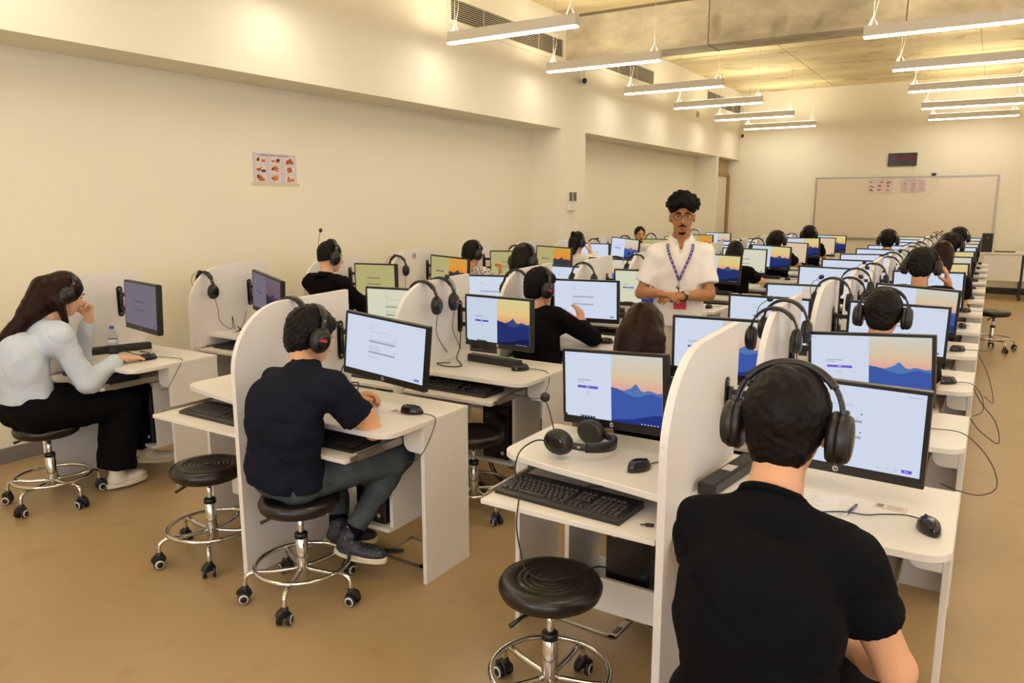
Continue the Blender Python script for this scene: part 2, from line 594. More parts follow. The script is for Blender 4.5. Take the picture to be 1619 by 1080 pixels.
m2 = MB().use(M_dark); m2.lathe([(.01, -.016), (.01, -.012)], 8, Matrix.Translation((-.025, 0, 0))); m2.lathe([(.01, -.016), (.01, -.012)], 8, Matrix.Translation((.025, 0, 0))); m2.build('sensor_eye', o)
tag(o, 'small white twin-eyed fitting on the concrete ceiling', 'sensor')
# thermostat pair and box on the pillar
r = empty('thermostat', (XU, 9.25, 1.60)); tag(r, 'thermostat with two dark square displays on the white pillar', 'thermostat')
m = MB().use(M_white); m.bbox(0, .014, -.12, .12, .09, .24, .003); m.build('plate', r)
m = MB().use(mat('lcd_grey', (74, 70, 62), .3)); m.box(.013, .017, -.10, -.015, .11, .225); m.build('display', r)
m = MB().use(MATS['lcd_grey']); m.box(.013, .017, .015, .10, .11, .225); m.build('display', r)
m = MB().use(M_white); m.bbox(0, .035, -.13, .06, -.02, .07, .004); tag(m.build('switch_box', None, None, (XU, 9.25, 1.60)), 'small white switch box right under the twin thermostat displays', 'switch')
for i, (px, pz) in enumerate([(-4.62, 1.74), (-4.64, 1.45), (-4.64, 1.15)]):
    m = MB().use(M_white); m.bbox(-.07, .07, -.012, 0, -.04, .04, .003)
    m.box(-.002, .002, -.014, -.011, -.03, .03)
    tag(m.build('wall_switch', None, None, (px, YB, pz)), ['topmost', 'middle', 'lowest'][i] + ' of three white switch plates on the back wall beside the door', 'switch', 'switch plates beside the door')

# posters -------------------------------------------------------------
def poster(name, w, h, M, label, kind):
    r = empty(name, (0, 0, 0)); r.matrix_world = M
    tag(r, label, 'poster')
    m = MB().use(mat('poster_sheet', (206, 200, 212), .35))
    m.box(-w / 2, w / 2, -.002, 0, -h / 2, h / 2); m.build('sheet', r)
    m = MB()
    rnd = random.Random(5 if kind == 9 else 8)
    pal = [(150, 52, 40), (196, 120, 96), (70, 40, 36), (214, 168, 130), (226, 206, 190), (170, 84, 70), (198, 130, 60)]
    m.use(mat('title_red', (150, 70, 84), .5)); 
    for i in range(26):
        x0 = -w * .33 + i * w * .66 / 26
        if i in (7, 13): continue
        m.box(x0, x0 + w * .018, -.0028, -.002, h * .42, h * .455)
    rows = 3 if kind == 9 else 2
    for i in range(3):
        for j in range(rows):
            cx = (-.335 + .335 * i) * w
            cz = (.26 - .30 * j) * h if kind == 9 else (.18 - .42 * j) * h
            if kind == 9:
                a, c = w * .11, h * .115
                m.use(mat('photo_pale', (232, 216, 198), .5)); m.box(cx - a * 1.08, cx + a * 1.08, -.0026, -.002, cz - c * 1.12, cz + c * 1.05)
                for q in range(7):
                    col = pal[rnd.randrange(len(pal))]
                    x0 = cx - a + rnd.random() * a * 1.3; z0 = cz - c + rnd.random() * c * 1.1
                    m.use(mat('photo_%d_%d_%d' % col, col, .5))
                    x1 = min(cx + a, x0 + a * (.4 + rnd.random() * .7)); z1 = min(cz + c, z0 + c * (.5 + rnd.random() * .9))
                    y = -.0030 - q * .0002
                    m.add([(x0, y, z0), (x1, y, z0 + (z1 - z0) * rnd.random() * .3), (x1 - (x1 - x0) * rnd.random() * .4, y, z1), (x0 + (x1 - x0) * rnd.random() * .3, y, z1)], [(0, 1, 2, 3)], False)
            else:
                rr = w * .095
                m.use(mat('photo_pale', (232, 216, 198), .5))
                vs_ = [(cx + rr * math.cos(t * math.pi / 10), -.0026, cz + rr * math.sin(t * math.pi / 10)) for t in range(20)]
                m.add(vs_, [tuple(range(20))], False)
                m.use(mat('ring_red', (196, 96, 84), .5))
                m.tube([(cx + rr * math.cos(t * math.pi / 10), -.003, cz + rr * math.sin(t * math.pi / 10)) for t in range(20)], rr * .09, 5, closed=True)
                m.use(mat('picto_dark', (76, 36, 32) if j else (178, 112, 92), .5))
                m = m.box(cx - rr * .35, cx + rr * .35, -.0034, -.003, cz - rr * .4, cz + rr * .3)
                if j == 0:
                    m.use(MATS['ring_red']); m.tube([(cx - rr * .65, -.0042, cz + rr * .65), (cx + rr * .65, -.0042, cz - rr * .65)], rr * .07, 5)
    m.build('pictures', r)
    if kind == 9:
        m = MB().use(mat('tape_film', (222, 208, 176), .2)); m.box(-w * .56, w * .56, -.0012, -.0002, -h * .62, -h * .5); m.build('plastic_sleeve', r)
ML = Matrix.Translation((XN, 4.60, 1.965)) @ Matrix.Rotation(math.pi / 2, 4, 'Z')
poster('photo_poster', .47, .245, ML, 'poster of nine small photos in three columns on the left wall', 9)
poster('photo_poster', .44, .24, Matrix.Translation((-2.0, YB - .031, 2.04)), 'left poster on the whiteboard with nine small photos', 9)
poster('rules_poster', .44, .24, Matrix.Translation((-1.41, YB - .031, 2.035)), 'right poster on the whiteboard with six red ringed symbols', 6)

# whiteboard
r = empty('whiteboard', (-1.61, YB, 1.0)); tag(r, 'large white wall board with thin metal frame on the back wall', 'whiteboard')
m = MB().use(mat('enamel_white', (226, 214, 190), .22)); m.box(-1.59, 1.59, -.02, 0, 0, 1.2); m.build('board', r)
m = MB().use(M_steel)
for a in ((-1.61, 1.61, 1.19, 1.215), (-1.61, 1.61, -.015, .01)): m.box(a[0], a[1], -.03, 0, a[2], a[3])
for a in ((-1.61, -1.585), (1.585, 1.61)): m.box(a[0], a[1], -.03, 0, 0, 1.2)
m.box(-1.5, 1.5, -.07, -.02, -.02, -.012)
m.build('frame', r)
# clock
r = empty('digital_clock', (-1.64, YB, 2.54)); tag(r, 'black digital wall clock with dim red digits above the whiteboard', 'clock')
m = MB().use(M_blackg); m.bbox(-.255, .255, -.03, 0, -.125, .125, .004); m.build('case', r)
def seg_digits(txt, w, h, t, sp):
    S = {'0': 'abcdef', '1': 'bc', '2': 'abged', '4': 'fgbc', '5': 'afgcd', '3': 'abgcd', '9': 'abcdfg', '8': 'abcdefg'}
    out = []
    x = 0
    for ch in txt:
        if ch == ':':
            out += [(x, x + t, h * .3, h * .3 + t), (x, x + t, h * .65, h * .65 + t)]; x += t + sp; continue
        for s in S[ch]:
            out.append({'a': (x, x + w, h - t, h), 'd': (x, x + w, 0, t), 'g': (x, x + w, h / 2 - t / 2, h / 2 + t / 2), 'f': (x, x + t, h / 2, h), 'b': (x + w - t, x + w, h / 2, h), 'e': (x, x + t, 0, h / 2), 'c': (x + w - t, x + w, 0, h / 2)}[s])
        x += w + sp
    return out
m = MB().use(emat('red_led', (150, 20, 24), .9))
for i, tx in enumerate(('12', '30', '08')):
    for (a, b2, c, d2) in seg_digits(tx, .045, .09, .009, .013):
        m.box(-.165 + i * .14 + a, -.165 + i * .14 + b2, -.0315, -.03, -.015 + c, -.015 + d2)
m.build('digits', r)
m = MB().use(mat('small_print', (120, 112, 104), .5))
for x in (-.2, -.16, -.1, .19): m.box(x, x + .02, -.0315, -.03, -.09, -.075)
m.build('printed_marks', r)
m = MB().use(M_wire)
m.tube(spline([(-1.43, YB - .005, 2.42), (-1.43, YB - .01, 2.3), (-1.44, YB - .045, 2.1), (-1.36, YB - .04, 1.85), (-1.24, YB - .04, 1.76), (-1.12, YB - .04, 1.86), (-1.02, YB - .04, 2.02), (-.99, YB - .035, 2.2), (-1.03, YB - .02, 2.24)]), .0035, 5)
tag(m.build('hanging_cable'), 'thin pale cable looping down over the whiteboard from the clock', 'cable')
m = MB().use(M_black); m.bbox(-.04, .04, -.06, 0, -.02, .02, .004)
tag(m.build('infrared_receiver', None, None, (-1.07, YB, 2.245)), 'small black box standing on the whiteboard top edge', 'sensor')

# teacher table with loudspeaker
r = empty('teacher_table', (-.15, 15.95, 0)); tag(r, 'white table against the back wall at the aisle end', 'table')
m = MB().use(M_deskw); m.bbox(0, 1.6, -.02, .66, .80, .835, .004); m.build('tabletop', r)
m = MB().use(M_part); m.box(.05, .62, .0, .018, .34, .80); m.box(.66, 1.5, .0, .018, .34, .80); m.build('modesty_panel', r)
for x in (.06, .62, 1.5):
    m = MB().use(M_black); m.box(x, x + .04, .02, .06, 0, .80); m.build('leg', r)
    m = MB().use(M_black); m.box(x, x + .04, .58, .62, 0, .80); m.build('leg', r)
m = MB().use(M_black); m.box(.1, 1.5, .58, .60, .1, .14); m.build('crossbar', r)
r = empty('loudspeaker', (-.07, 16.05, .835)); tag(r, 'tall black loudspeaker standing on the white teacher table', 'speaker')
m = MB().use(M_black); m.bbox(-.085, .085, -.10, .10, 0, .33, .006); m.build('cabinet', r)
m = MB().use(M_matte); m.bbox(-.075, .075, -.108, -.101, .012, .318, .003)
m.build('grille', r)
m = MB().use(M_steel); m.lathe([(.012, 0), (.012, .004)], 12, Matrix.Translation((.0, -.109, .25)) @ Matrix.Rotation(math.pi / 2, 4, 'X')); m.build('badge', r)
m = MB().use(M_black); m.bbox(0, .32, -.07, .07, 0, .018, .004)
tag(m.build('flat_keyboard', None, None, (.05, 16.1, .835)), 'flat black keyboard lying beside the loudspeaker on the teacher table', 'keyboard')
# ------------------------------------------------------------------ furniture prototypes
ZD = .745
def screen_material(name, kind, tint, strength):
    return None

def desk_outline(x0, x1, yb, yf, r0, r1):
    """x0<x1; back yb, front yf; r0 radius at (x0,front), r1 radius at (x1,front); ccw"""
    out = []
    out += arc(x0 + r0, yf + r0, r0, 180, 270, 8) if r0 > .004 else [(x0, yf)]
    out += arc(x1 - r1, yf + r1, r1, 270, 360, 8) if r1 > .004 else [(x1, yf)]
    out += [(x1, yb), (x0, yb)]
    return out

def make_half(r, s, single_width=.74):
    """one seat of a carrel; s=+1 right of the divider, -1 left of it"""
    def X(a, b): return (a, b) if s > 0 else (-b, -a)
    w = single_width
    a0, a1 = X(.0125, w)
    m = MB().use(M_deskw)
    if s > 0:
        out = desk_outline(a0, a1, 0, -.56, .003, .075)
    else:
        out = [(a0, 0), (a0, -.365)] + [(a0 + .11 - .11 * math.cos(t), -.365 - .085 * math.sin(t)) for t in [math.radians(q) for q in range(10, 84, 10)]] + [(a0 + .25, -.478), (a0 + .45, -.505), (a1, -.55), (a1, 0)]
    m.prism(out, ZD - .024, ZD, .0025)
    m.build('desktop', r)
    m = MB().use(M_deskw)
    p0, p1 = X(w - .022, w - .002)
    m.bbox(p0, p1, -.325, 0, 0, ZD - .024, .0015)
    m.build('side_panel', r)
    # small apron block that carries the drawer runner, lower corner rounded
    m = MB().use(M_deskw)
    q0, q1 = X(w - (.115 if s > 0 else .056), w - .022)
    prof = [(q0, .60), (q1, .60), (q1, ZD - .024), (q0, ZD - .024)]
    if s > 0:
        prof = arc(q0 + .04, .60 + .04, .04, 180, 270, 6) + [(q1, .60), (q1, ZD - .024), (q0, ZD - .024)]
    else:
        prof = [(q0, .60)] + arc(q1 - .02, .60 + .02, .02, 270, 360, 6) + [(q1, ZD - .024), (q0, ZD - .024)]
    m.prism(prof, .305, .323, 0, None, 'y')
    m.build('apron', r)
    m = MB().use(M_deskw)
    t0, t1 = X(.03, w - (.13 if s > 0 else .072))
    m.prism([(t0, -.665), (t1, -.665), (t1, -.22), (t0, -.22)], .632, .650, .0015)
    m.build('keyboard_tray', r)
    for e in (0, 1):
        m = MB().use(M_steel)
        xa = (t1 if e else t0 - .011)
        m.box(xa, xa + .011, -.60, -.12, .630, .662)
        m.box(xa + .002, xa + .009, -.64, -.60, .636, .655)
        m.build('drawer_runner', r, 'bare steel drawer runner')
    m = MB().use(M_part)
    b0, b1 = X(.0125, w - .022)
    m.box(b0, b1, -.018, 0, .40, ZD - .024)
    m.build('modesty_panel', r)
    m = MB().use(M_deskw)
    c0, c1 = X(.0125, .53)
    m.box(c0, c1, -.33, -.018, .195, .213)
    if s < 0:
        m.box(c0, c1, -.345, -.33, .17, .30)
    m.box(*(X(.512, .53)), -.30, -.018, .213, .60)
    m.build('computer_shelf', r)

def make_desk(right=True, left=True):
    r = empty('study_carrel', (0, 0, 0))
    m = MB().use(M_part)
    prof = [(-.70, 0), (0, 0), (0, 1.238), (-.40, 1.226)]
    for i in range(1, 15):
        a = math.pi / 2 * i / 14
        prof.append((-.40 - .30 * math.sin(a), .93 + .296 * math.cos(a)))
    m.prism([(a, b) for a, b in prof], -.0125, .0125, .0, None, 'x')
    # pale edge band
    m.use(M_edge)
    n = len(prof)
    for i in range(2, n):
        j = (i + 1) % n
        (ya, za), (yb_, zb) = prof[i], prof[j]
        d = Vector((0, zb - za, -(yb_ - ya))).normalized() * .0004
        d = Vector((0, d.y, d.z))
        m.quad((-.0127, ya + d.y * -1, za + d.z * -1), (.0127, ya - d.y, za - d.z), (.0127, yb_ - d.y, zb - d.z), (-.0127, yb_ - d.y, zb - d.z))
    m.build('divider_panel', r)
    if right: make_half(r, 1)
    if left: make_half(r, -1)
    return r

BLOCK = {'A': (-4.72, 2.92), 'B': (-2.71, 2.76), 'C': (-.75, 2.72)}
PITCHR = 1.045
BN = {'A': 'wall side column', 'B': 'middle block', 'C': 'aisle block'}
SN = {('A', 1): 'wall side column', ('B', 1): 'middle block right seat', ('B', -1): 'middle block left seat',
      ('C', 1): 'aisle block right seat', ('C', -1): 'aisle block left seat'}
def base(b, k):
    x, y = BLOCK[b]
    return x, y + PITCHR * k
deskD = make_desk(); deskS = make_desk(True, False)
first = {'D': True, 'S': True}
for b in 'ABC':
    for k in range(12):
        x, y = base(b, k)
        t = 'S' if b == 'A' else 'D'
        src = deskS if t == 'S' else deskD
        if first[t]: o = src; first[t] = False
        else: o = copy_tree(src)
        o.location = (x, y, 0)
        kind = 'white single study desk with side divider' if t == 'S' else 'white double study desk with rounded divider'
        tag(o, f'{kind}, {ORD[k]} row, {BN[b]}', 'desk', 'study desks of the ' + BN[b])

# seat number on a divider of the wall column
def digits_plate(x, y, z, txt, label):
    m = MB().use(mat('label_grey', (208, 200, 196), .5)); m.box(0, .0012, -.03, .03, -.03, .03)
    o = m.build('number_plate', None, None, (x, y, z))
    m = MB().use(mat('ink', (50, 46, 48), .6))
    for (a, b2, c, d2) in seg_digits(txt, .016, .034, .005, .006):
        m.box(.0012, .0018, -.021 + a, -.021 + b2, -.017 + c, -.017 + d2)
    m.build('digits', o)
    tag(o, label, 'sign')
xa = -4.72 + .0126
digits_plate(xa, base('A', 3)[1] - .33, 1.17, '19', 'small seat number 19 on the divider of the fourth wall side desk')

# ---- monitors
def sky_mat(name, top, mid, low):
    m = bpy.data.materials.new(name); m.use_nodes = True
    nt = m.node_tree; nt.nodes.clear()
    tc = nt.nodes.new('ShaderNodeTexCoord'); sp = nt.nodes.new('ShaderNodeSeparateXYZ')
    mr = nt.nodes.new('ShaderNodeMapRange'); mr.inputs['From Min'].default_value = 0.0; mr.inputs['From Max'].default_value = .135
    r = nt.nodes.new('ShaderNodeValToRGB'); r.color_ramp.elements[0].color = lin(low); r.color_ramp.elements[0].position = 0.0
    r.color_ramp.elements[1].color = lin(top); e = r.color_ramp.elements.new(.38); e.color = lin(mid)
    em = nt.nodes.new('ShaderNodeEmission'); o = nt.nodes.new('ShaderNodeOutputMaterial')
    nt.links.new(tc.outputs['Object'], sp.inputs[0]); nt.links.new(sp.outputs['Z'], mr.inputs['Value']); nt.links.new(mr.outputs[0], r.inputs[0])
    nt.links.new(r.outputs[0], em.inputs[0]); nt.links.new(em.outputs[0], o.inputs[0])
    m.cycles.emission_sampling = 'NONE'
    return m
PAL = {  # yellowish and dim palettes hold the off-angle fading of the screens as colour
 'blue': dict(page=(206, 216, 234), bar=(158, 162, 176), but=(108, 84, 206), txt=(150, 152, 164), top=(206, 204, 190), mid=(216, 192, 160), low=(228, 158, 150), far=(84, 118, 176), near=(62, 88, 166), dk=(40, 52, 128), task=(36, 40, 70)),
 'vivid': dict(page=(198, 210, 226), bar=(150, 152, 166), but=(90, 66, 190), txt=(150, 152, 164), top=(214, 204, 144), mid=(226, 196, 130), low=(230, 146, 110), far=(52, 74, 122), near=(38, 50, 110), dk=(26, 32, 72), task=(24, 28, 50)),
 'pale': dict(page=(212, 212, 186), bar=(150, 142, 130), but=(96, 72, 178), txt=(150, 146, 130), top=(214, 204, 140), mid=(226, 196, 130), low=(226, 146, 110), far=(50, 76, 120), near=(34, 60, 120), dk=(24, 32, 72), task=(24, 28, 50)),
 'olive': dict(page=(180, 170, 116), bar=(128, 112, 84), but=(92, 72, 92), txt=(146, 134, 92), top=(206, 158, 72), mid=(222, 150, 62), low=(222, 124, 60), far=(66, 62, 62), near=(56, 58, 66), dk=(42, 42, 50), task=(36, 34, 34)),
 'grey': dict(page=(116, 108, 120), bar=(98, 90, 104), but=(92, 74, 132), txt=(98, 90, 104), top=(112, 96, 104), mid=(108, 90, 100), low=(104, 84, 96), far=(64, 56, 80), near=(54, 46, 70), dk=(40, 34, 52), task=(46, 40, 52)),
 'beige': dict(page=(214, 192, 160), bar=(160, 140, 120), but=(96, 72, 178), txt=(170, 150, 130), top=(214, 204, 140), mid=(226, 196, 130), low=(226, 146, 110), far=(50, 76, 120), near=(34, 60, 120), dk=(24, 32, 72), task=(24, 28, 50)),
}
SW, SH = .472, .256
SX0, SX1 = -SW / 2, SW / 2
SZ0, SZ1 = -.118, .138
def EM(p, k, s=1.0): return emat(f'screen_{p}_{k}', PAL[p][k], s)
def u2(x, z): return (SX0 + SW * x, SZ0 + SH * z)
def screen_mesh(kind, p):
    m = MB()
    Y = -.0125
    def rect(x0, x1, z0, z1, mt, l=1):
        a, b2 = u2(x0, z0); c, d2 = u2(x1, z1)
        m.use(mt).quad((a, Y - l * .0003, b2), (c, Y - l * .0003, b2), (c, Y - l * .0003, d2), (a, Y - l * .0003, d2))
    def poly(pts, mt, l):
        m.use(mt).add([(u2(*q)[0], Y - l * .0003, u2(*q)[1]) for q in pts], [tuple(range(len(pts)))], False)
    rect(0, 1, 0, 1, EM(p, 'page'), 0)
    if kind == 'login':
        if 'sky' + p not in MATS: MATS['sky' + p] = sky_mat('sky_' + p, PAL[p]['top'], PAL[p]['mid'], PAL[p]['low'])
        S0 = .5
        rect(S0, 1, 0, 1, MATS['sky' + p], 1)
        R = lambda t: S0 + (1 - S0) * t
        far = [(0, .52), (.06, .50), (.14, .49), (.26, .475), (.33, .50), (.38, .515), (.44, .55), (.48, .59), (.52, .575), (.56, .53), (.60, .495), (.66, .485), (.74, .51), (.82, .50), (.9, .48), (1, .49)]
        poly([(R(0), 0), (R(1), 0)] + [(R(a), c) for a, c in far[::-1]], EM(p, 'far'), 2)
        near = [(0, .51), (.12, .50), (.22, .47), (.34, .43), (.46, .40), (.56, .405), (.68, .44), (.78, .47), (.88, .45), (1, .43)]
        poly([(R(0), 0), (R(1), 0)] + [(R(a), c) for a, c in near[::-1]], EM(p, 'near'), 3)
        dk = [(0, .02), (.2, .045), (.45, .07), (.65, .12), (.85, .16), (1, .17)]
        poly([(R(0), 0), (R(1), 0)] + [(R(a), c) for a, c in dk[::-1]], EM(p, 'dk'), 4)
        rect(.14, .36, .452, .492, EM(p, 'but'))
        rect(.235, .265, .466, .478, EM(p, 'page'), 2)
        for (a, c, z, h) in ((.14, .28, .575, .012), (.14, .21, .545, .008), (.235, .265, .40, .006), (.23, .27, .365, .006), (.01, .045, .955, .008)):
            rect(a, c, z, z + h, EM(p, 'txt'))
        rect(0, .022, 0, .03, EM(p, 'task'), 5); rect(.17, .33, 0, .03, EM(p, 'task'), 5)
        for i in range(5): rect(.18 + i * .03, .192 + i * .03, .009, .021, EM(p, 'page'), 6)
        for i in range(6): rect(.80 + i * .03, .815 + i * .03, .010, .020, EM(p, 'page'), 6)
    else:
        for (z, h) in ((.56, .032), (.36 if kind == 'form' else .2, .032)):
            rect(.30, .64, z, z + h, EM(p, 'bar'))
        for i, (a, c, z) in enumerate(((.30, .34, .84), (.30, .35, .81), (.30, .58, .76), (.30, .33, .67), (.30, .62, .61), (.30, .44, .48), (.30, .46, .45), (.30, .45, .42), (.30, .44, .30), (.30, .43, .27), (.9, .98, .95))):
            rect(a, c, z, z + .005, EM(p, 'txt'))
        rect(.63, .638, .66, .675, EM(p, 'task')); rect(.63, .638, .43, .445, EM(p, 'task'))
        rect(.895, .955, .035, .075, EM(p, 'but')); rect(.91, .932, .05, .06, EM(p, 'page'), 2)
        for a in (.75, .8, .85): rect(a, a + .02, .05, .055, EM(p, 'txt'))
    return m.data('screen')
SCR = {}
def get_screen(kind, p):
    if (kind, p) not in SCR: SCR[(kind, p)] = screen_mesh(kind, p)
    return SCR[(kind, p)]
def mon_meshes():
    m = MB().use(M_black)
    # bezel as four bars around the panel, body behind
    m.bbox(-.25, .25, -.012, .016, -.150, -.118, .002)
    m.bbox(-.25, .25, -.012, .016, .138, .150, .002)
    m.box(-.25, -.236, -.012, .016, -.118, .138); m.box(.236, .25, -.012, .016, -.118, .138)
    m.box(-.236, .236, -.006, .016, -.118, .138)
    m.prism([(-.245, -.145), (.245, -.145), (.245, .145), (-.245, .145)], -.022, -.016, .0, None, 'y')
    m.prism([(-.17, -.11), (.17, -.11), (.17, .11), (-.17, .11)], -.042, -.022, .004, None, 'y')
    body = m.data('housing')
    m = MB().use(mat('badge_silver', (206, 206, 206), .35))
    n = 20
    m.add([(.009 * math.cos(2 * math.pi * i / n), -.0126, -.134 + .009 * math.sin(2 * math.pi * i / n)) for i in range(n)], [tuple(range(n))], False)
    m.use(M_black)
    def st(x0, z0, x1, z1, t=.0011):
        d = Vector((x1 - x0, 0, z1 - z0)).normalized(); q = Vector((-d.z, 0, d.x)) * t
        y = -.0129
        m.quad((x0 - q.x, y, z0 - q.z), (x1 - q.x, y, z1 - q.z), (x1 + q.x, y, z1 + q.z), (x0 + q.x, y, z0 + q.z))
    zc = -.134
    st(-.0040, zc - .0035, -.0018, zc + .0062); st(-.0030, zc + .002, -.0008, zc + .002); st(-.0004, zc + .0022, -.0018, zc - .0035)
    st(.0010, zc - .0068, .0032, zc + .0028); st(.0026, zc + .0024, .0052, zc + .0024); st(.0052, zc + .0024, .0042, zc - .0030); st(.0042, zc - .003, .0018, zc - .003)
    badge = m.data('badge')
    return body, badge
MON_BODY, MON_BADGE = mon_meshes()
def arm_mesh():
    # unit geometry: wall plate at x=-.3475 (divider side), bars reach the centre of the monitor back
    m = MB().use(M_black)
    out = [(a[0] * 1 + 0, a[1]) for a in arc(.085, .078, .02, 0, 180, 8)] + [(a[0], a[1]) for a in arc(.085, -.078, .02, 180, 360, 8)]
    m.prism(out, -.3475, -.3425, .0, None, 'x')
    for z in (-.045, .045):
        m.bbox(-.335, -.16, .075, .089, z - .012, z + .012, .002)
        m.bbox(-.19, -.03, .060, .074, z - .012, z + .012, .002)
        m.tube([(-.175, .074, z - .016), (-.175, .074, z + .016)], .014, 10)
    m.tube([(-.335, .084, -.065), (-.335, .084, .065)], .010, 10)
    m.tube([(-.03, .066, -.065), (-.03, .066, .065)], .010, 10)
    m.box(-.045, .045, .044, .058, -.045, .045)
    m.use(M_steel)
    for z in (-.078, 0.02, -.02, .078):
        m.lathe([(.0065, 0), (.0065, .003), (.003, .005)], 10, Matrix.Translation((-.3425, .085, z)) @ Matrix.Rotation(math.pi / 2, 4, 'Y'))
    return m.data('wall_arm')
ARM = arm_mesh()
FIT = {
('B',1,0):(-2.324,2.607,.993,-.008,.037,-.077),('B',1,1):(-2.359,3.614,.988,-.127,.007,.011),('B',1,2):(-2.379,4.765,.990,.056,-.018,.015),
('B',1,3):(-2.345,5.702,.995,-.113,-.062,.017),('C',-1,0):(-1.178,2.609,.953,-.249,.055,.087),('C',1,0):(-.352,2.499,.965,-.056,-.007,-.004),
('C',1,1):(-.391,3.487,.969,-.092,.005,.071),('C',1,2):(-.397,4.570,.979,.032,-.035,-.014),('C',1,3):(-.382,5.521,.987,-.141,-.032,-.038),
('C',-1,1):(-1.045,3.569,.973,.011,.004,.012),('C',-1,2):(-1.085,4.602,.971,-.148,.002,.010),('C',-1,3):(-1.102,5.627,.952,.022,0,.007),
('A',1,0):(-4.33,2.68,1.045,-.20,.04,.0),('A',1,1):(-4.402,3.691,1.008,-.298,-.007,-.102),('A',1,2):(-4.332,4.763,1.025,-.093,.016,.026),
('A',1,3):(-4.369,5.840,1.022,-.125,.001,-.038),('A',1,4):(-4.32,6.83,1.03,-.069,-.002,.03),('A',1,5):(-4.383,7.921,1.023,-.073,0,-.031),
('A',1,6):(-4.362,8.98,1.019,-.265,.001,.016),('A',1,7):(-4.40,10.025,1.045,-.253,.039,-.063),('B',1,5):(-2.363,7.741,1.009,-.116,.051,-.023),
('B',1,6):(-2.398,8.846,1.018,.139,-.02,-.026),('B',1,7):(-2.335,9.828,1.008,-.098,-.017,-.044),('B',1,8):(-2.349,10.891,1.009,-.081,.045,-.035),
('B',1,9):(-2.384,11.989,1.027,-.209,.017,.025)}
SC = {('A',1):['form grey','login grey','form olive','login olive','form olive','login olive','form blue','login blue','form olive','form pale','login olive','login blue'],
('B',1):['form blue','login vivid','form blue','login pale','form pale','login vivid','form pale','login vivid','form beige','login vivid','form beige','login vivid'],
('B',-1):['form blue','form pale','form blue','form blue','login blue','form blue','login vivid','form blue','form blue','login pale','form blue','form blue'],
('C',-1):['login blue','login blue','form blue','login blue','form blue','form blue','form blue','form blue','form blue','form blue','form blue','form pale'],
('C',1):['form blue','login blue','form blue','login blue','form blue','login vivid','login blue','login pale','form blue','form pale','form beige','form blue']}
scr_words = {('form','blue'):'white form page on screen', ('login','blue'):'login page and mountain picture', ('form','pale'):'pale greenish form page', ('login','pale'):'greenish login page and mountains',
 ('form','olive'):'olive tinted form page', ('login','olive'):'olive login page and orange dusk', ('form','grey'):'dim grey screen', ('login','grey'):'dim violet screen', ('login','vivid'):'login page beside vivid mountains', ('form','beige'):'beige tinted page on screen', ('form','vivid'):'white form page'}
rnd = random.Random(11)
for (b, s) in (('A', 1), ('B', -1), ('B', 1), ('C', -1), ('C', 1)):
    for k in range(12):
        if (b, s, k) == ('B', -1, 0): continue      # this seat shows no monitor
        bx, by = base(b, k)
        if (b, s, k) in FIT: cx, cy, cz, yw, ti, ro = FIT[(b, s, k)]
        else:
            cx, cy, cz = bx + s * .36, by - .21 + rnd.uniform(-.02, .02), 1.0
            yw, ti, ro = rnd.uniform(-.12, .06) if s > 0 else rnd.uniform(-.08, .1), 0.0, rnd.uniform(-.02, .02)
        kind, p = SC[(b, s)][k].split()
        r = empty('monitor', (cx, cy, cz))
        Rm = Matrix.Rotation(yw, 4, 'Z') @ Matrix.Rotation(-ti, 4, 'X') @ Matrix.Rotation(-ro, 4, 'Y')
        r.rotation_euler = Rm.to_euler()
        tag(r, f'black monitor, {scr_words[(kind, p)]}, {ORD[k]} row, {SN[(b, s)]}', 'monitor', 'monitors, ' + SN[(b, s)])
        for nm, me in (('housing', MON_BODY), ('badge', MON_BADGE), ('screen', get_screen(kind, p))):
            o = bpy.data.objects.new(nm, me); COL.objects.link(o); o.parent = r
        a = bpy.data.objects.new('wall_arm', ARM); COL.objects.link(a); a.parent = r
        dist = (abs(cx - bx) - .0128) / .3475
        a.matrix_local = Rm.to_4x4().inverted() @ Matrix.Diagonal((dist * s, 1, 1, 1))

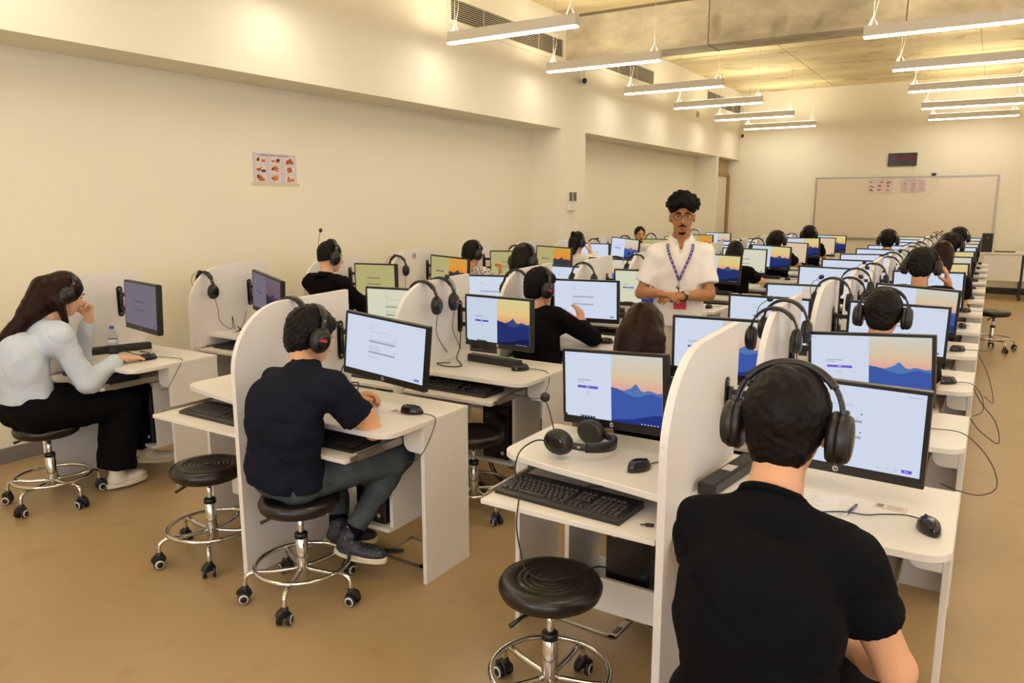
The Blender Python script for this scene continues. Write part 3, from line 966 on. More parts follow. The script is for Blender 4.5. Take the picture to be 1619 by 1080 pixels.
# ---- keyboard
def make_keyboard():
    r = empty('keyboard', (0, 0, 0))
    m = MB().use(M_black)
    W2, D2 = .245, .088
    # wedge body
    m.prism([(-D2, 0), (D2, 0), (D2, .026), (D2 - .02, .026), (-D2 + .012, .016), (-D2, .012)], -W2, W2, 0, None, 'x')
    m.build('case', r)
    def slope(y): return .016 + .010 * (y + D2 - .012) / (2 * D2 - .032)
    m = MB().use(M_key)
    leg = []
    rowsy = [-.066, -.047, -.028, -.009, .010, .038]
    layout = [
        [(-.235, .024), (-.208, .020), (-.185, .020), (-.162, .110), (-.048, .022), (-.023, .022), (.002, .024)],
        [(-.235, .042)] + [(-.190 + i * .0195, .0175) for i in range(10)] + [(.006, .020)],
        [(-.235, .034)] + [(-.198 + i * .0195, .0175) for i in range(10)] + [(.0, .026)],
        [(-.235, .028)] + [(-.204 + i * .0195, .0175) for i in range(11)] + [(.012, .014)],
        [(-.235, .0175)] + [(-.2155 + i * .0195, .0175) for i in range(10)] + [(-.0185, .044)],
        [(-.235, .0175)] + [(-.206 + i * .0192, .0165) for i in range(12)]]
    nav = [(.040, .0175), (.0595, .0175), (.079, .0175)]
    num = [(.112, .0175), (.1315, .0175), (.151, .0175), (.1705, .0175), (.19, .0175), (.2095, .0175)]
    for i, row in enumerate(layout):
        extra = nav if i in (0, 3, 4, 5) else ([(.0595, .0175)] if i == 1 else [])
        for (x, w) in row + extra + (num if i < 5 else num[:5]):
            y = rowsy[i]; z = slope(y)
            vs_ = []
            for (dx, dy, dz) in ((0, 0, 0), (w, 0, 0), (w, .0165, .001), (0, .0165, .001), (.002, .002, .0055), (w - .002, .002, .0055), (w - .002, .0145, .0063), (.002, .0145, .0063)):
                vs_.append((x + dx, y + dy, z + dz))
            m.add(vs_, [(0, 1, 5, 4), (1, 2, 6, 5), (2, 3, 7, 6), (3, 0, 4, 7), (4, 5, 6, 7)], False)
            leg.append((x + w * .3, y + .009, z + .0064))
    m.use(M_legend)
    for (x, y, z) in leg:
        m.quad((x, y, z), (x + .0035, y, z), (x + .0035, y + .0035, z + .0003), (x, y + .0035, z + .0003))
    m.build('keys', r)
    m = MB().use(M_cable)
    m.tube(spline([(.02, D2, .015), (.022, D2 + .03, .02), (.05, D2 + .07, .012), (.03, D2 + .14, .008), (.0, D2 + .2, .005)]), .0022, 6)
    m.build('cable', r)
    return r
kb = make_keyboard(); fk = True
KBS = []
for (b, s) in (('A', 1), ('B', -1), ('B', 1), ('C', -1), ('C', 1)):
    for k in range(12 if b != 'A' else 12):
        bx, by = base(b, k)
        o = kb if fk else copy_tree(kb); fk = False
        dx, dy, rz = s * (.33 if (b, s, k) != ('C', -1, 0) else .405), -.50, rnd.uniform(-.03, .03)
        if (b, s, k) == ('C', -1, 0): dy, rz = -.522, -.06
        if (b, s, k) == ('B', 1, 1): dx, dy, rz = .285, -.505, -.02
        o.location = (bx + dx, by + dy, .6502); o.rotation_euler = (0, 0, rz)
        tag(o, f'black keyboard on the tray, {ORD[k]} row, {SN[(b, s)]}', 'keyboard', 'keyboards, ' + SN[(b, s)])

# ---- mouse
def mouse_body():
    me = MB().use(M_blackg)
    nu, nv = 20, 10
    vs_, fs_ = [], []
    for j in range(nv + 1):
        ph = math.pi / 2 * j / nv
        for i in range(nu):
            a = 2 * math.pi * i / nu
            ca, sa = math.cos(a), math.sin(a)
            rx = .030 * (1 - .12 * sa * sa + .03 * sa); ry = .054
            c = math.cos(ph) ** .55
            z = .036 * math.sin(ph) ** .9 * (1 - .22 * sa * math.cos(ph))
            vs_.append((rx * ca * c, ry * sa * c, z + .003))
    for j in range(nv):
        for i in range(nu):
            l = (i + 1) % nu
            fs_.append((j * nu + i, j * nu + l, (j + 1) * nu + l, (j + 1) * nu + i))
    fs_.append(tuple(range(nu))[::-1])
    me.add(vs_, fs_, True)
    return me
def make_mouse():
    r = empty('mouse', (0, 0, 0))
    mouse_body().build('shell', r)
    m = MB().use(M_matte); m.lathe([(.007, -.0035), (.0085, 0), (.007, .0035)], 14, Matrix.Translation((0, .032, .0285)) @ Matrix.Rotation(math.pi / 2, 4, 'Y')); m.build('scroll_wheel', r)
    m = MB().use(mat('mouse_seam', (60, 58, 56), .4)); m.box(-.0006, .0006, .012, .046, .0275, .0290); m.build('button_seam', r)
    return r
MP = [[(0, .052, .01), (.02, .09, .004), (.06, .10, .003), (.085, .05, .003), (.095, -.01, -.02), (.10, -.03, -.08), (.092, -.06, -.12), (.05, -.12, -.14)],
      [(0, .052, .01), (-.01, .085, .004), (.02, .13, .003), (.06, .17, .003)],
      [(0, .052, .01), (.03, .08, .004), (.09, .08, .003), (.12, .05, -.015), (.14, .0, -.10), (.12, -.05, -.16), (.08, -.06, -.12)],
      [(0, .052, .01), (-.03, .07, .003), (-.06, .05, .003), (-.09, .02, .003)]]
CABM = []
for pth in MP:
    m = MB().use(M_cable); m.tube(spline(pth), .0019, 6); CABM.append(m.data('cable'))
mo = make_mouse(); fm = True; MICE = []
MPOS = {('B',1,0):(-2.10,2.515,-1.25,0),('C',-1,0):(-.965,2.37,-.35,1),('C',1,0):(-.075,2.335,.35,3),('B',1,1):(-2.16,3.53,-.6,2),('C',1,2):(-.13,4.43,-.9,2),
        ('A',1,0):(-4.195,2.605,-.1,2),('B',1,2):(-2.12,4.55,-.9,2),('C',1,1):(-.20,3.40,-.5,2),('C',1,3):(-.12,5.48,-.8,2)}
for (b, s) in (('A', 1), ('B', -1), ('B', 1), ('C', -1), ('C', 1)):
    for k in range(12):
        bx, by = base(b, k)
        o = mo if fm else copy_tree(mo); fm = False
        if (b, s, k) in MPOS: x, y, rz, cv = MPOS[(b, s, k)]
        else: x, y, rz, cv = bx + (s * .62 if s > 0 else -.2), by - .33 + rnd.uniform(-.04, .04), rnd.uniform(-.6, .3), 1
        o.location = (x, y, ZD); o.rotation_euler = (0, 0, rz)
        MICE.append((o, cv, (b, s, k)))
        tag(o, f'black wired mouse on the desk, {ORD[k]} row, {SN[(b, s)]}', 'mouse', 'mice, ' + SN[(b, s)])

WC = {('B',1,0): [(-2.06, 2.52, .752), (-1.99, 2.52, .750), (-1.958, 2.50, .735), (-1.950, 2.44, .66), (-1.952, 2.38, .61), (-1.965, 2.33, .60), (-2.0, 2.28, .62), (-2.06, 2.26, .67)],
 ('C',1,1): [(-.20, 3.45, .752), (-.12, 3.46, .750), (-.03, 3.44, .752), (.04, 3.40, .71), (.09, 3.34, .65), (.10, 3.27, .60), (.05, 3.22, .58), (-.02, 3.2, .59), (-.08, 3.22, .60)],
 ('B',1,1): [(-2.135, 3.57, .752), (-2.06, 3.58, .750), (-1.985, 3.54, .745), (-1.955, 3.48, .69), (-1.96, 3.40, .64), (-2.0, 3.32, .66), (-2.05, 3.27, .68)],
 ('C',-1,0): [(-.95, 2.42, .752), (-.93, 2.47, .750), (-.87, 2.50, .750), (-.80, 2.52, .750)],
 ('C',1,0): [(-.09, 2.385, .755), (-.14, 2.41, .750), (-.20, 2.38, .750), (-.24, 2.35, .750), (-.30, 2.34, .750), (-.36, 2.30, .750)],
 ('A',1,0): [(-4.19, 2.655, .755), (-4.12, 2.70, .750), (-4.03, 2.71, .750), (-3.985, 2.68, .74), (-3.965, 2.62, .68), (-3.97, 2.57, .61), (-3.985, 2.53, .60)],
 ('C',1,2): [(-.09, 4.46, .752), (-.02, 4.46, .750), (.03, 4.42, .70), (.04, 4.35, .64), (.0, 4.30, .62)]}
MPOS2 = {('C',1,0): None}
bpy.context.view_layer.update()
for (o, cv, key) in MICE:
    if key in WC:
        Mi_ = (Matrix.Translation(o.location) @ Matrix.Rotation(o.rotation_euler.z, 4, 'Z')).inverted()
        mm = MB().use(M_cable); mm.tube(spline([Mi_ @ Vector(p) for p in WC[key]], 6), .0019, 6); me = mm.data('cable')
    else: me = CABM[1]
    cb_ = bpy.data.objects.new('cable', me); COL.objects.link(cb_); cb_.parent = o

# ---- computers on their shelves
def make_pc():
    r = empty('computer_tower', (0, 0, 0))
    m = MB().use(M_black); m.bbox(-.085, .085, -.26, .0, 0, .315, .004); m.build('case', r)
    m = MB().use(M_blackg); m.bbox(-.083, .083, -.268, -.26, .004, .311, .002); m.build('front_panel', r)
    m = MB().use(mat('badge_silver', (206, 206, 206), .35)); m.lathe([(.011, 0), (.011, .002)], 16, Matrix.Translation((0.05, -.268, .04)) @ Matrix.Rotation(math.pi / 2, 4, 'X'))
    m.build('badge', r)
    m = MB().use(M_steel); m.box(-.06, -.03, -.2695, -.268, .26, .264); m.box(-.06, -.045, -.2695, -.268, .24, .246); m.build('ports', r)
    return r
pc = make_pc(); fp = True
for (b, s) in (('A', 1), ('B', -1), ('B', 1), ('C', -1), ('C', 1)):
    for k in range(4):
        bx, by = base(b, k)
        o = pc if fp else copy_tree(pc); fp = False
        o.location = (bx + (.40 if s > 0 else -.27), by - .04, .2132)
        tag(o, f'black computer tower under the desk, {ORD[k]} row, {SN[(b, s)]}', 'computer', 'computer towers under the desks')

# ---- sound bars
def make_bar():
    r = empty('soundbar', (0, 0, 0))
    m = MB().use(M_matte); m.bbox(-.185, .185, -.028, .028, 0, .042, .004); m.build('case', r)
    m = MB().use(M_black); m.bbox(-.175, .175, -.030, -.028, .006, .036, .0008); m.build('grille', r)
    return r
sb = make_bar(); fb = True
for (b, s, k, x, y, rz, txt) in (('B', 1, 1, -2.38, 3.60, -.1, 'under the monitor'), ('A', 1, 0, -4.585, 2.66, 1.25, 'beside the water bottle'), ('C', 1, 0, -.672, 2.44, 1.45, 'by the divider'),
        ('A', 1, 2, -4.50, 4.76, .9, 'by the divider'), ('B', 1, 3, -2.38, 5.68, -.1, 'under the monitor'), ('B', 1, 5, -2.38, 7.73, -.1, 'under the monitor'), ('B', 1, 7, -2.38, 9.80, -.1, 'under the monitor'), ('B', 1, 9, -2.40, 11.95, -.15, 'under the monitor')):
    o = sb if fb else copy_tree(sb); fb = False
    o.location = (x, y, ZD); o.rotation_euler = (0, 0, rz)
    tag(o, f'black sound bar {txt}, {ORD[k]} row, {SN[(b, s)]}', 'speaker', 'black sound bars on the desks')
    if b == 'C':
        m = MB().use(mat('sticker', (196, 190, 182), .5)); m.box(-.03, .03, -.018, .018, .042, .0426); m.build('sticker', o)

# ---- stools
def stool_parts():
    D = {}
    m = MB().use(M_seat)
    prof = [(.0, -.062), (.145, -.062), (.160, -.052), (.168, -.034), (.168, -.022), (.160, -.006), (.145, 0.0), (.118, .0005)]
    for rr in (.105, .085, .065, .045, .025):
        prof += [(rr + .008, -.001), (rr + .004, -.0042), (rr, -.0042), (rr - .004, -.001)]
    prof.append((0.001, -.001))
    m.lathe(prof, 40); D['seat'] = m.data('seat')
    m = MB().use(M_chrome)
    m.lathe([(.013, .20), (.013, .39)], 16); m.lathe([(.024, .085), (.026, .09), (.026, .27), (.020, .275)], 20)
    D['column'] = m.data('column')
    m = MB().use(M_black); m.lathe([(.028, .262), (.028, .282), (.02, .288)], 16)
    D['collar'] = m.data('collar')
    m = MB().use(M_black); m.lathe([(.05, .383), (.05, .389)], 16); D['plate'] = m.data('seat_plate')
    m = MB().use(M_black); m.tube([(0, 0, .378), (-.07, -.09, .376), (-.10, -.13, .362)], [.005, .006, .008], 8); D['lever'] = m.data('height_lever')
    m = MB().use(M_chrome)
    m.tube([(.195 * math.cos(2 * math.pi * i / 36), .195 * math.sin(2 * math.pi * i / 36), .148) for i in range(36)], .0095, 8, closed=True)
    D['ring'] = m.data('foot_ring')
    m = MB().use(M_chrome)
    pts = [(.02, 0, .125), (.12, 0, .122), (.185, 0, .128), (.215, 0, .125), (.235, 0, .105), (.238, 0, .07)]
    m.tube(spline(pts, 5), .0105, 8)
    D['leg'] = m.data('leg')
    m = MB().use(M_black)
    m.lathe([(.012, .05), (.016, .055), (.016, .07), (.010, .074)], 12, Matrix.Translation((.238, 0, 0)))
    out = arc(.238 + .006, .036, .030, -10, 190, 10)
    m.prism(out, -.016, .016, .002, None, 'y')
    D['fork'] = m.data('caster_fork')
    m = MB().use(M_black)
    for sy in (-1, 1):
        M = Matrix.Translation((.244, sy * .0165, .0245)) @ Matrix.Rotation(math.pi / 2 * sy * -1, 4, 'X')
        m.use(M_black); m.lathe([(.0245, -.002), (.0245, .010), (.021, .013)], 20, M)
        m.use(M_tyre); m.lathe([(.0205, .0125), (.0205, .0142)], 20, M)
        m.use(M_black); m.lathe([(.0145, .014), (.0145, .0152), (.006, .0165)], 18, M)
    D['wheel'] = m.data('caster_wheel')
    return D
SD = stool_parts()
def make_stool(h=.455, rz=0):
    r = empty('stool', (0, 0, 0))
    def ch(nm, me, par, mtx=None):
        o = bpy.data.objects.new(nm, me); COL.objects.link(o); o.parent = par
        if mtx is not None: o.matrix_local = mtx
        return o
    ch('seat', SD['seat'], r, Matrix.Translation((0, 0, h)))
    ch('column', SD['column'], r); ch('collar', SD['collar'], r); ch('seat_plate', SD['plate'], r); ch('height_lever', SD['lever'], r); ch('foot_ring', SD['ring'], r)
    for i in range(5):
        l = ch('leg', SD['leg'], r, Matrix.Rotation(2 * math.pi * i / 5, 4, 'Z'))
        c = ch('caster_fork', SD['fork'], l, Matrix.Translation((.238, 0, 0)) @ Matrix.Rotation(rnd.uniform(-.9, .9), 4, 'Z') @ Matrix.Translation((-.238, 0, 0)))
        w = ch('caster_wheel', SD['wheel'], l, c.matrix_local.copy())
    return r
STOOLS = [(-1.10, 1.985, .3, 'empty round black stool with chrome column in front of the nearest keyboard', .475),
 (-2.37, 2.09, .2, 'round black castor stool under the man in jeans', .455),
 (-3.03, 2.13, .55, 'empty round black castor stool just left of the man in jeans', .455),
 (-4.37, 2.08, .1, 'round black castor stool under the woman in pale blue shirt', .455),
 (-.335, 1.45, .4, 'round black castor stool under the nearest man in black', .475),
 (-2.28, 3.24, .8, 'empty black stool behind the desk of the man in jeans', .455),
 (-4.40, 3.27, .2, 'black stool at the second wall side desk, mostly hidden', .455),
 (-3.07, 3.25, .2, 'black stool at the left middle block seat, second row', .455),
 (.10, 10.3, .3, 'dark stool rolled out into the right aisle', .46)]
seat_people = [('B', 1, 2), ('C', -1, 1), ('C', 1, 2), ('C', 1, 4), ('A', 1, 2), ('A', 1, 4), ('B', -1, 3), ('A', 1, 6), ('A', 1, 8), ('B', 1, 6), ('B', 1, 8), ('B', 1, 10), ('C', 1, 5), ('C', 1, 7), ('C', 1, 9), ('C', -1, 8)]
st0 = make_stool(); fs = True
def put_stool(x, y, rz, lab, h=.455, grp=None):
    global fs
    o = st0 if fs else copy_tree(st0); fs = False
    o.location = (x, y, 0); o.rotation_euler = (0, 0, rz)
    for c in o.children:
        if c.name.startswith('seat') and 'plate' not in c.name: c.location.z = h
    tag(o, lab, 'stool', grp or 'round black castor stools')
for (x, y, rz, lab, h) in STOOLS: put_stool(x, y, rz, lab, h)
for (b, s, k) in seat_people:
    bx, by = base(b, k)
    put_stool(bx + s * .36, by - .70, rnd.uniform(0, 1), f'black stool under a seated person, {ORD[k]} row, {SN[(b, s)]}')

# ---- headsets
def headset_meshes():
    D = {}
    m = MB().use(M_pad)
    n = 18
    R, hz = .088, .022
    def band(r0, r1, w, a0, a1, n, top=None):
        vs_, fs_ = [], []
        for i in range(n + 1):
            a = math.radians(a0 + (a1 - a0) * i / n)
            for (rr, y) in ((r0, -w), (r1, -w * .8), (r1, w * .8), (r0, w)):
                vs_.append((rr * math.cos(a), y, hz + rr * 1.06 * math.sin(a)))
        for i in range(n):
            for q in range(4):
                p = (q + 1) % 4
                fs_.append((i * 4 + q, i * 4 + p, (i + 1) * 4 + p, (i + 1) * 4 + q))
        fs_ += [(0, 1, 2, 3), (n * 4 + 3, n * 4 + 2, n * 4 + 1, n * 4)]
        return vs_, fs_
    v, f = band(R, R + .012, .017, 35, 145, 16); m.add(v, f, True)
    m.use(M_black)
    v, f = band(R + .003, R + .010, .012, 0, 36, 6); m.add(v, f, True)
    v, f = band(R + .003, R + .010, .012, 144, 180, 6); m.add(v, f, True)
    m.use(M_steel)
    v, f = band(R + .0095, R + .0112, .004, 20, 26, 2); m.add(v, f, True)
    v, f = band(R + .0095, R + .0112, .004, 154, 160, 2); m.add(v, f, True)
    D['band'] = m.data('headband')
    for s, nm in ((1, 'cupR'), (-1, 'cupL')):
        m = MB()
        M = Matrix.Translation((s * .086, 0, -.016)) @ Matrix.Rotation(s * math.pi / 2, 4, 'Y') @ Matrix.Diagonal((1.32, 1.03, 1, 1))
        m.use(M_pad); m.lathe([(.024, -.012), (.034, -.012), (.039, -.006), (.040, .0), (.036, .006)], 24, M)
        m.use(M_black); m.lathe([(.038, .004), (.039, .012), (.034, .024), (.030, .027)], 24, M)
        m.use(M_blackg); m.lathe([(.027, .0265), (.024, .029), (.012, .0305), (.001, .031)], 24, M)
        m.use(M_black); m.bbox(min(s * .090, s * .104), max(s * .090, s * .104), -.013, .013, .014, .040, .003)
        D[nm] = m.data('ear_cup')
    m = MB().use(M_red); m.box(.1165, .1185, -.014, .014, -.020, -.011); m.box(.1165, .1185, -.014, .014, -.009, -.007); D['mark'] = m.data('red_mark')
    def boom(pts):
        m = MB().use(M_black); P_ = spline(pts, 6)
        m.tube(P_, .0019, 6)
        e = Vector(P_[-1]); d = (Vector(P_[-1]) - Vector(P_[-3])).normalized()
        q = d.to_track_quat('Z', 'Y').to_matrix().to_4x4()
        m.use(M_matte); m.lathe([(.003, -.006), (.010, -.002), (.0135, .008), (.012, .018), (.006, .024)], 14, Matrix.Translation(e) @ q)
        return m
    D['mic_down'] = boom([(-.108, .01, -.02), (-.110, .05, -.045), (-.098, .10, -.075), (-.07, .125, -.09)]).data('microphone')
    D['mic_downR'] = boom([(.108, .0, -.04), (.112, .02, -.085), (.105, .055, -.125), (.09, .09, -.15)]).data('microphone')
    D['mic_up'] = boom([(.108, -.01, 0), (.118, -.025, .05), (.108, -.03, .10), (.075, -.03, .126)]).data('microphone')
    D['mic_upL'] = boom([(-.108, -.01, 0), (-.118, -.025, .05), (-.106, -.03, .095), (-.07, -.03, .122)]).data('microphone')
    D['mic_band'] = boom([(-.108, -.01, 0), (-.116, -.025, .04), (-.100, -.026, .085), (-.062, -.026, .112), (-.02, -.026, .121)]).data('microphone')
    D['mic_lie'] = boom([(.108, .0, -.02), (.112, -.03, -.06), (.110, -.10, -.10), (.108, -.17, -.135)]).data('microphone')
    D['mic_tall'] = boom([(-.108, -.01, 0), (-.115, -.04, .06), (-.105, -.05, .13), (-.10, -.05, .17)]).data('microphone')
    m = MB().use(M_cable); m.tube(spline([(.098, 0, -.06), (.10, -.02, -.10), (.07, .02, -.18), (.05, .10, -.26), (.03, .22, -.36), (.06, .32, -.48)]), .0022, 6); D['cable_hang'] = m.data('cable')
    m = MB().use(M_cable); m.tube(spline([(.098, 0, -.06), (.085, .03, -.14), (.06, .06, -.24), (.09, .13, -.30), (.04, .18, -.22), (.02, .22, -.34), (.09, .26, -.40), (.02, .20, -.46), (.06, .14, -.38), (.05, .25, -.30), (.01, .33, -.20)]), .0022, 6); D['cable_tangle'] = m.data('cable')
    return D
HD = headset_meshes()
def headset(M, label, mic='mic_down', cable=None, mark=False, group=None):
    r = empty('headset', (0, 0, 0)); r.matrix_world = M
    tag(r, label, 'headphones', group)
    items = [('headband', 'band'), ('ear_cup', 'cupR'), ('ear_cup', 'cupL')]
    if mic: items.append(('microphone', mic))
    if cable: items.append(('cable', cable))
    for nm, k in items:
        o = bpy.data.objects.new(nm, HD[k]); COL.objects.link(o); o.parent = r
        if mark and k == 'cupR':
            q = bpy.data.objects.new('red_mark', HD['mark']); COL.objects.link(q); q.parent = o
    return r
hung = [('A',1,-.56,'mic_band','cable_tangle'),('A',3,-.56,'mic_band','cable_hang'),('A',5,-.55,None,'cable_hang'),('A',7,-.55,'mic_up',None),('A',8,-.53,None,None),('A',9,-.53,None,None),('A',11,-.5,'mic_band',None),
 ('B',0,-.36,None,'cable_hang'),('B',1,-.44,None,'cable_hang'),('B',1,-.28,'mic_up','cable_hang'),('B',2,-.48,None,'cable_hang'),('B',3,-.52,None,'cable_hang'),('B',4,-.5,'mic_upL',None),('B',5,-.5,None,None),('B',7,-.5,'mic_up',None),('B',8,-.5,None,None),('B',9,-.5,None,None),('B',9,-.34,None,None),('B',10,-.5,None,None),('B',11,-.45,'mic_up',None),('B',11,-.6,None,None),
 ('C',1,-.475,None,'cable_hang'),('C',1,-.27,'mic_upL',None),('C',3,-.55,'mic_up',None),('C',3,-.32,'mic_up',None),('C',2,-.14,'mic_upL',None),('C',4,-.5,'mic_upL',None),('C',5,-.52,'mic_upL',None),('C',5,-.3,'mic_up',None),('C',6,-.5,None,None),('C',7,-.52,'mic_upL',None),('C',7,-.3,'mic_up',None),('C',8,-.5,None,None),('C',9,-.5,'mic_up',None),('C',10,-.5,'mic_up',None),('C',11,-.5,None,None),('C',11,-.3,'mic_up',None)]
seen = {}
for (b, k, dy, mic, cb) in hung:
    bx, by = base(b, k)
    n = seen.get((b, k), 0); seen[(b, k)] = n + 1
    twin = sum(1 for h in hung if h[0] == b and h[1] == k) > 1
    zt = 1.226 + (dy + .40) * .03 if dy > -.40 else .93 + .296 * math.sqrt(max(0, 1 - ((-.40 - dy) / .30) ** 2))
    M = Matrix.Translation((bx, by + dy, zt - .1148)) @ Matrix.Rotation(rnd.uniform(-.12, .12), 4, 'Z') @ Matrix.Rotation(rnd.uniform(-.05, .05), 4, 'X')
    w = ('front of two headsets' if (dy == min(h[2] for h in hung if h[0] == b and h[1] == k)) else 'rear of two headsets') if twin else 'black headset'
    headset(M, f'{w} hung over the divider, {ORD[k]} row, {BN[b]}', mic, cb, mark=(b == 'B' and k == 1 and mic is not None), group='headsets hung over the dividers, ' + BN[b])
# the one lying on the nearest left desk
xa_, za_ = Vector((-.15, -.985, .05)).normalized(), Vector((.98, -.12, -.03)).normalized()
ya_ = za_.cross(xa_).normalized(); za_ = xa_.cross(ya_).normalized()
M = Matrix.Identity(4)
for i in range(3): M[i][0], M[i][1], M[i][2] = xa_[i], ya_[i], za_[i]
M = Matrix.Translation((-1.235, 2.44, ZD + .052)) @ M @ Matrix.Scale(1.15, 4)
hs = headset(M, 'black headset lying on the nearest desk with its microphone sticking up', None)
Mi = M.inverted()
m = MB().use(M_black)
P_ = spline([Mi @ Vector(p) for p in ((-1.262, 2.33, .80), (-1.292, 2.345, .85), (-1.325, 2.37, .905), (-1.358, 2.39, .948))], 6)
m.tube(P_, [.004] * 5 + [.002] * (len(P_) - 5), 6)
m.use(M_matte); m.lathe([(.004, -.012), (.013, -.006), (.0165, .004), (.013, .014), (.004, .019)], 16, Matrix.Translation(P_[-1])); m.build('microphone', hs)
m = MB().use(M_cable)
m.tube(spline([Mi @ Vector(p) for p in ((-1.275, 2.33, .79), (-1.33, 2.30, .81), (-1.355, 2.22, .79), (-1.345, 2.165, .745), (-1.335, 2.16, .70), (-1.30, 2.12, .69), (-1.26, 2.05, .68), (-1.25, 2.02, .60), (-1.22, 2.00, .52), (-1.18, 1.97, .482), (-1.10, 1.95, .480), (-1.03, 2.02, .482), (-1.0, 2.12, .48), (-.98, 2.2, .44), (-.93, 2.28, .40), (-.88, 2.40, .47))], 6), .0024, 6)
m.build('cable', hs)
m = MB().use(M_steel); m.box(-.118, -.095, -.0, .005, .03, .034); m.build('slider', hs)
m = MB().use(M_cable)
m.tube([(-.845, 2.14, .656), (-.82, 2.15, .656)], .006, 8); m.tube([(-.86, 2.133, .656), (-.845, 2.14, .656)], .002, 6)
tag(m.build('audio_plug'), 'small black audio plug lying on the nearest keyboard tray', 'plug')

# ---- water bottles
def bottle(x, y, z, label, capc):
    r = empty('water_bottle', (x, y, z)); tag(r, label, 'bottle')
    g = mat('clear_bottle', (236, 244, 250), .05)
    bs = g.node_tree.nodes['Principled BSDF']; bs.inputs['Transmission Weight'].default_value = .95; bs.inputs['IOR'].default_value = 1.06
    m = MB().use(g)
    prof = [(.024, 0), (.029, .004), (.030, .02)]
    for i in range(6):
        z0 = .025 + i * .014; prof += [(.030, z0), (.0275, z0 + .005), (.030, z0 + .010)]
    prof += [(.029, .115), (.022, .135), (.012, .15), (.011, .162)]
    m.lathe(prof, 24); m.build('bottle', r)
    m = MB().use(mat('cap_%s' % capc, {'blue': (40, 90, 200), 'white': (225, 225, 225)}[capc], .4)); m.lathe([(.0135, .158), (.0135, .172), (.012, .175)], 18); m.build('cap', r)
    m = MB().use(mat('bottle_label', (206, 218, 232), .4)); m.lathe([(.0304, .06), (.0304, .095)], 24); m.build('label', r)
bottle(-4.545, 2.60, ZD, 'clear plastic water bottle with blue cap beside the woman', 'blue')
bottle(-2.13, 12.95, ZD, 'clear plastic water bottle on a far desk of the middle block', 'white')

# ---- floor boxes with cables
def floor_box(x, y, rz, label):
    r = empty('floor_box', (x, y, 0), rz); tag(r, label, 'floor box')
    m = MB().use(M_steel)
    w, d, t = .13, .115, .014
    m.box(-w, w, -d, -d + t, 0, .006); m.box(-w, w, d - t, d, 0, .006); m.box(-w, -w + t, -d, d, 0, .006); m.box(w - .03, w, -d, d, 0, .006)
    m.build('frame', r)
    m = MB().use(mat('floor_inlay', (178, 148, 104), .4)); m.box(-w + t, w - .03, -d + t, d - t, 0, .004); m.build('lid', r)
    m = MB().use(M_black); m.box(w - .026, w - .008, .03, .08, .005, .008); m.build('cable_outlet', r)
    m = MB().use(M_black); m.box(w - .026, w - .008, -.08, -.03, .005, .008); m.build('cable_outlet', r)
floor_box(-1.215, 2.60, -.05, 'metal framed floor box under the nearest left desk')
floor_box(-2.21, 2.66, .0, 'metal framed floor box under the desk of the man in jeans')
def bundle(pts, label, r=.005, n=3):
    m = MB().use(M_cable)
    for i in range(n):
        off = Vector((rnd.uniform(-.012, .012), rnd.uniform(-.012, .012), 0))
        m.tube(spline([Vector(p) + off * (1 if 0 < j else .2) for j, p in enumerate(pts)]), r, 6)
    tag(m.build('cable_bundle'), label, 'cable')
bundle([(-1.10, 2.65, .012), (-1.05, 2.63, .03), (-.98, 2.62, .014), (-.90, 2.64, .012), (-.84, 2.68, .02), (-.82, 2.69, .12), (-.83, 2.69, .26)], 'black cable bundle from the floor box under the nearest left desk')
bundle([(-2.26, 2.62, .014), (-2.33, 2.58, .014), (-2.42, 2.55, .03), (-2.48, 2.60, .12), (-2.46, 2.68, .3)], 'black cable bundle on the floor behind the jeans man\'s shoes')
bundle([(-2.50, 3.70, .3), (-2.42, 3.62, .12), (-2.30, 3.60, .02), (-2.15, 3.55, .012), (-2.3, 3.45, .012), (-2.5, 3.5, .012)], 'tangled black cables on the floor under the second middle desk', .004)
bundle([(-4.62, 3.58, .78), (-4.60, 3.66, .70), (-4.55, 3.58, .66), (-4.60, 3.50, .72), (-4.58, 3.60, .76)], 'tangled cable hanging behind the second wall side desk edge', .0025)
m = MB().use(M_cable)
m.tube(spline([(-2.60, 2.62, .90), (-2.64, 2.60, .80), (-2.58, 2.56, .752), (-2.52, 2.60, .76), (-2.56, 2.66, .80), (-2.61, 2.6, .78), (-2.5, 2.52, .75), (-2.42, 2.5, .749)]), .0028, 6)
tag(m.build('looped_cable'), 'looped black cable on the desk left of the jeans man\'s monitor', 'cable')
m = MB().use(M_cable)
m.tube(spline([(-4.52, 2.62, .79), (-4.46, 2.60, .80), (-4.40, 2.64, .80), (-4.44, 2.70, .79), (-4.50, 2.66, .80), (-4.42, 2.58, .79), (-4.36, 2.62, .76), (-4.30, 2.66, .75), (-4.36, 2.72, .75), (-4.46, 2.72, .75)]), .003, 6)
tag(m.build('looped_cable'), 'looped black cable lying over the sound bar near the woman', 'cable')
m = MB().use(M_cable)
m.tube(spline([(-2.66, 3.66, .95), (-2.64, 3.62, .82), (-2.62, 3.56, .76), (-2.50, 3.44, .75), (-2.56, 3.38, .75), (-2.66, 3.42, .75), (-2.60, 3.47, .75)]), .003, 6)
tag(m.build('looped_cable'), 'thin black cable lying by the divider on the second middle desk', 'cable')
m = MB().use(M_cable)
m.tube(spline([(-.02, 4.5, .74), (.03, 4.45, .66), (.10, 4.4, .58), (.12, 4.3, .5), (.04, 4.25, .56), (-.01, 4.25, .62)]), .0022, 6)
tag(m.build('aisle_cable'), 'thin black cable looping out over the aisle by the third row', 'cable')
m = MB().use(M_cable); m.tube(spline([(-.02, 5.6, .744), (.06, 5.5, .60), (.10, 5.45, .45), (.05, 5.35, .5)]), .0022, 6)
tag(m.build('aisle_cable'), 'thin black cable hanging over the aisle by the fourth row', 'cable')

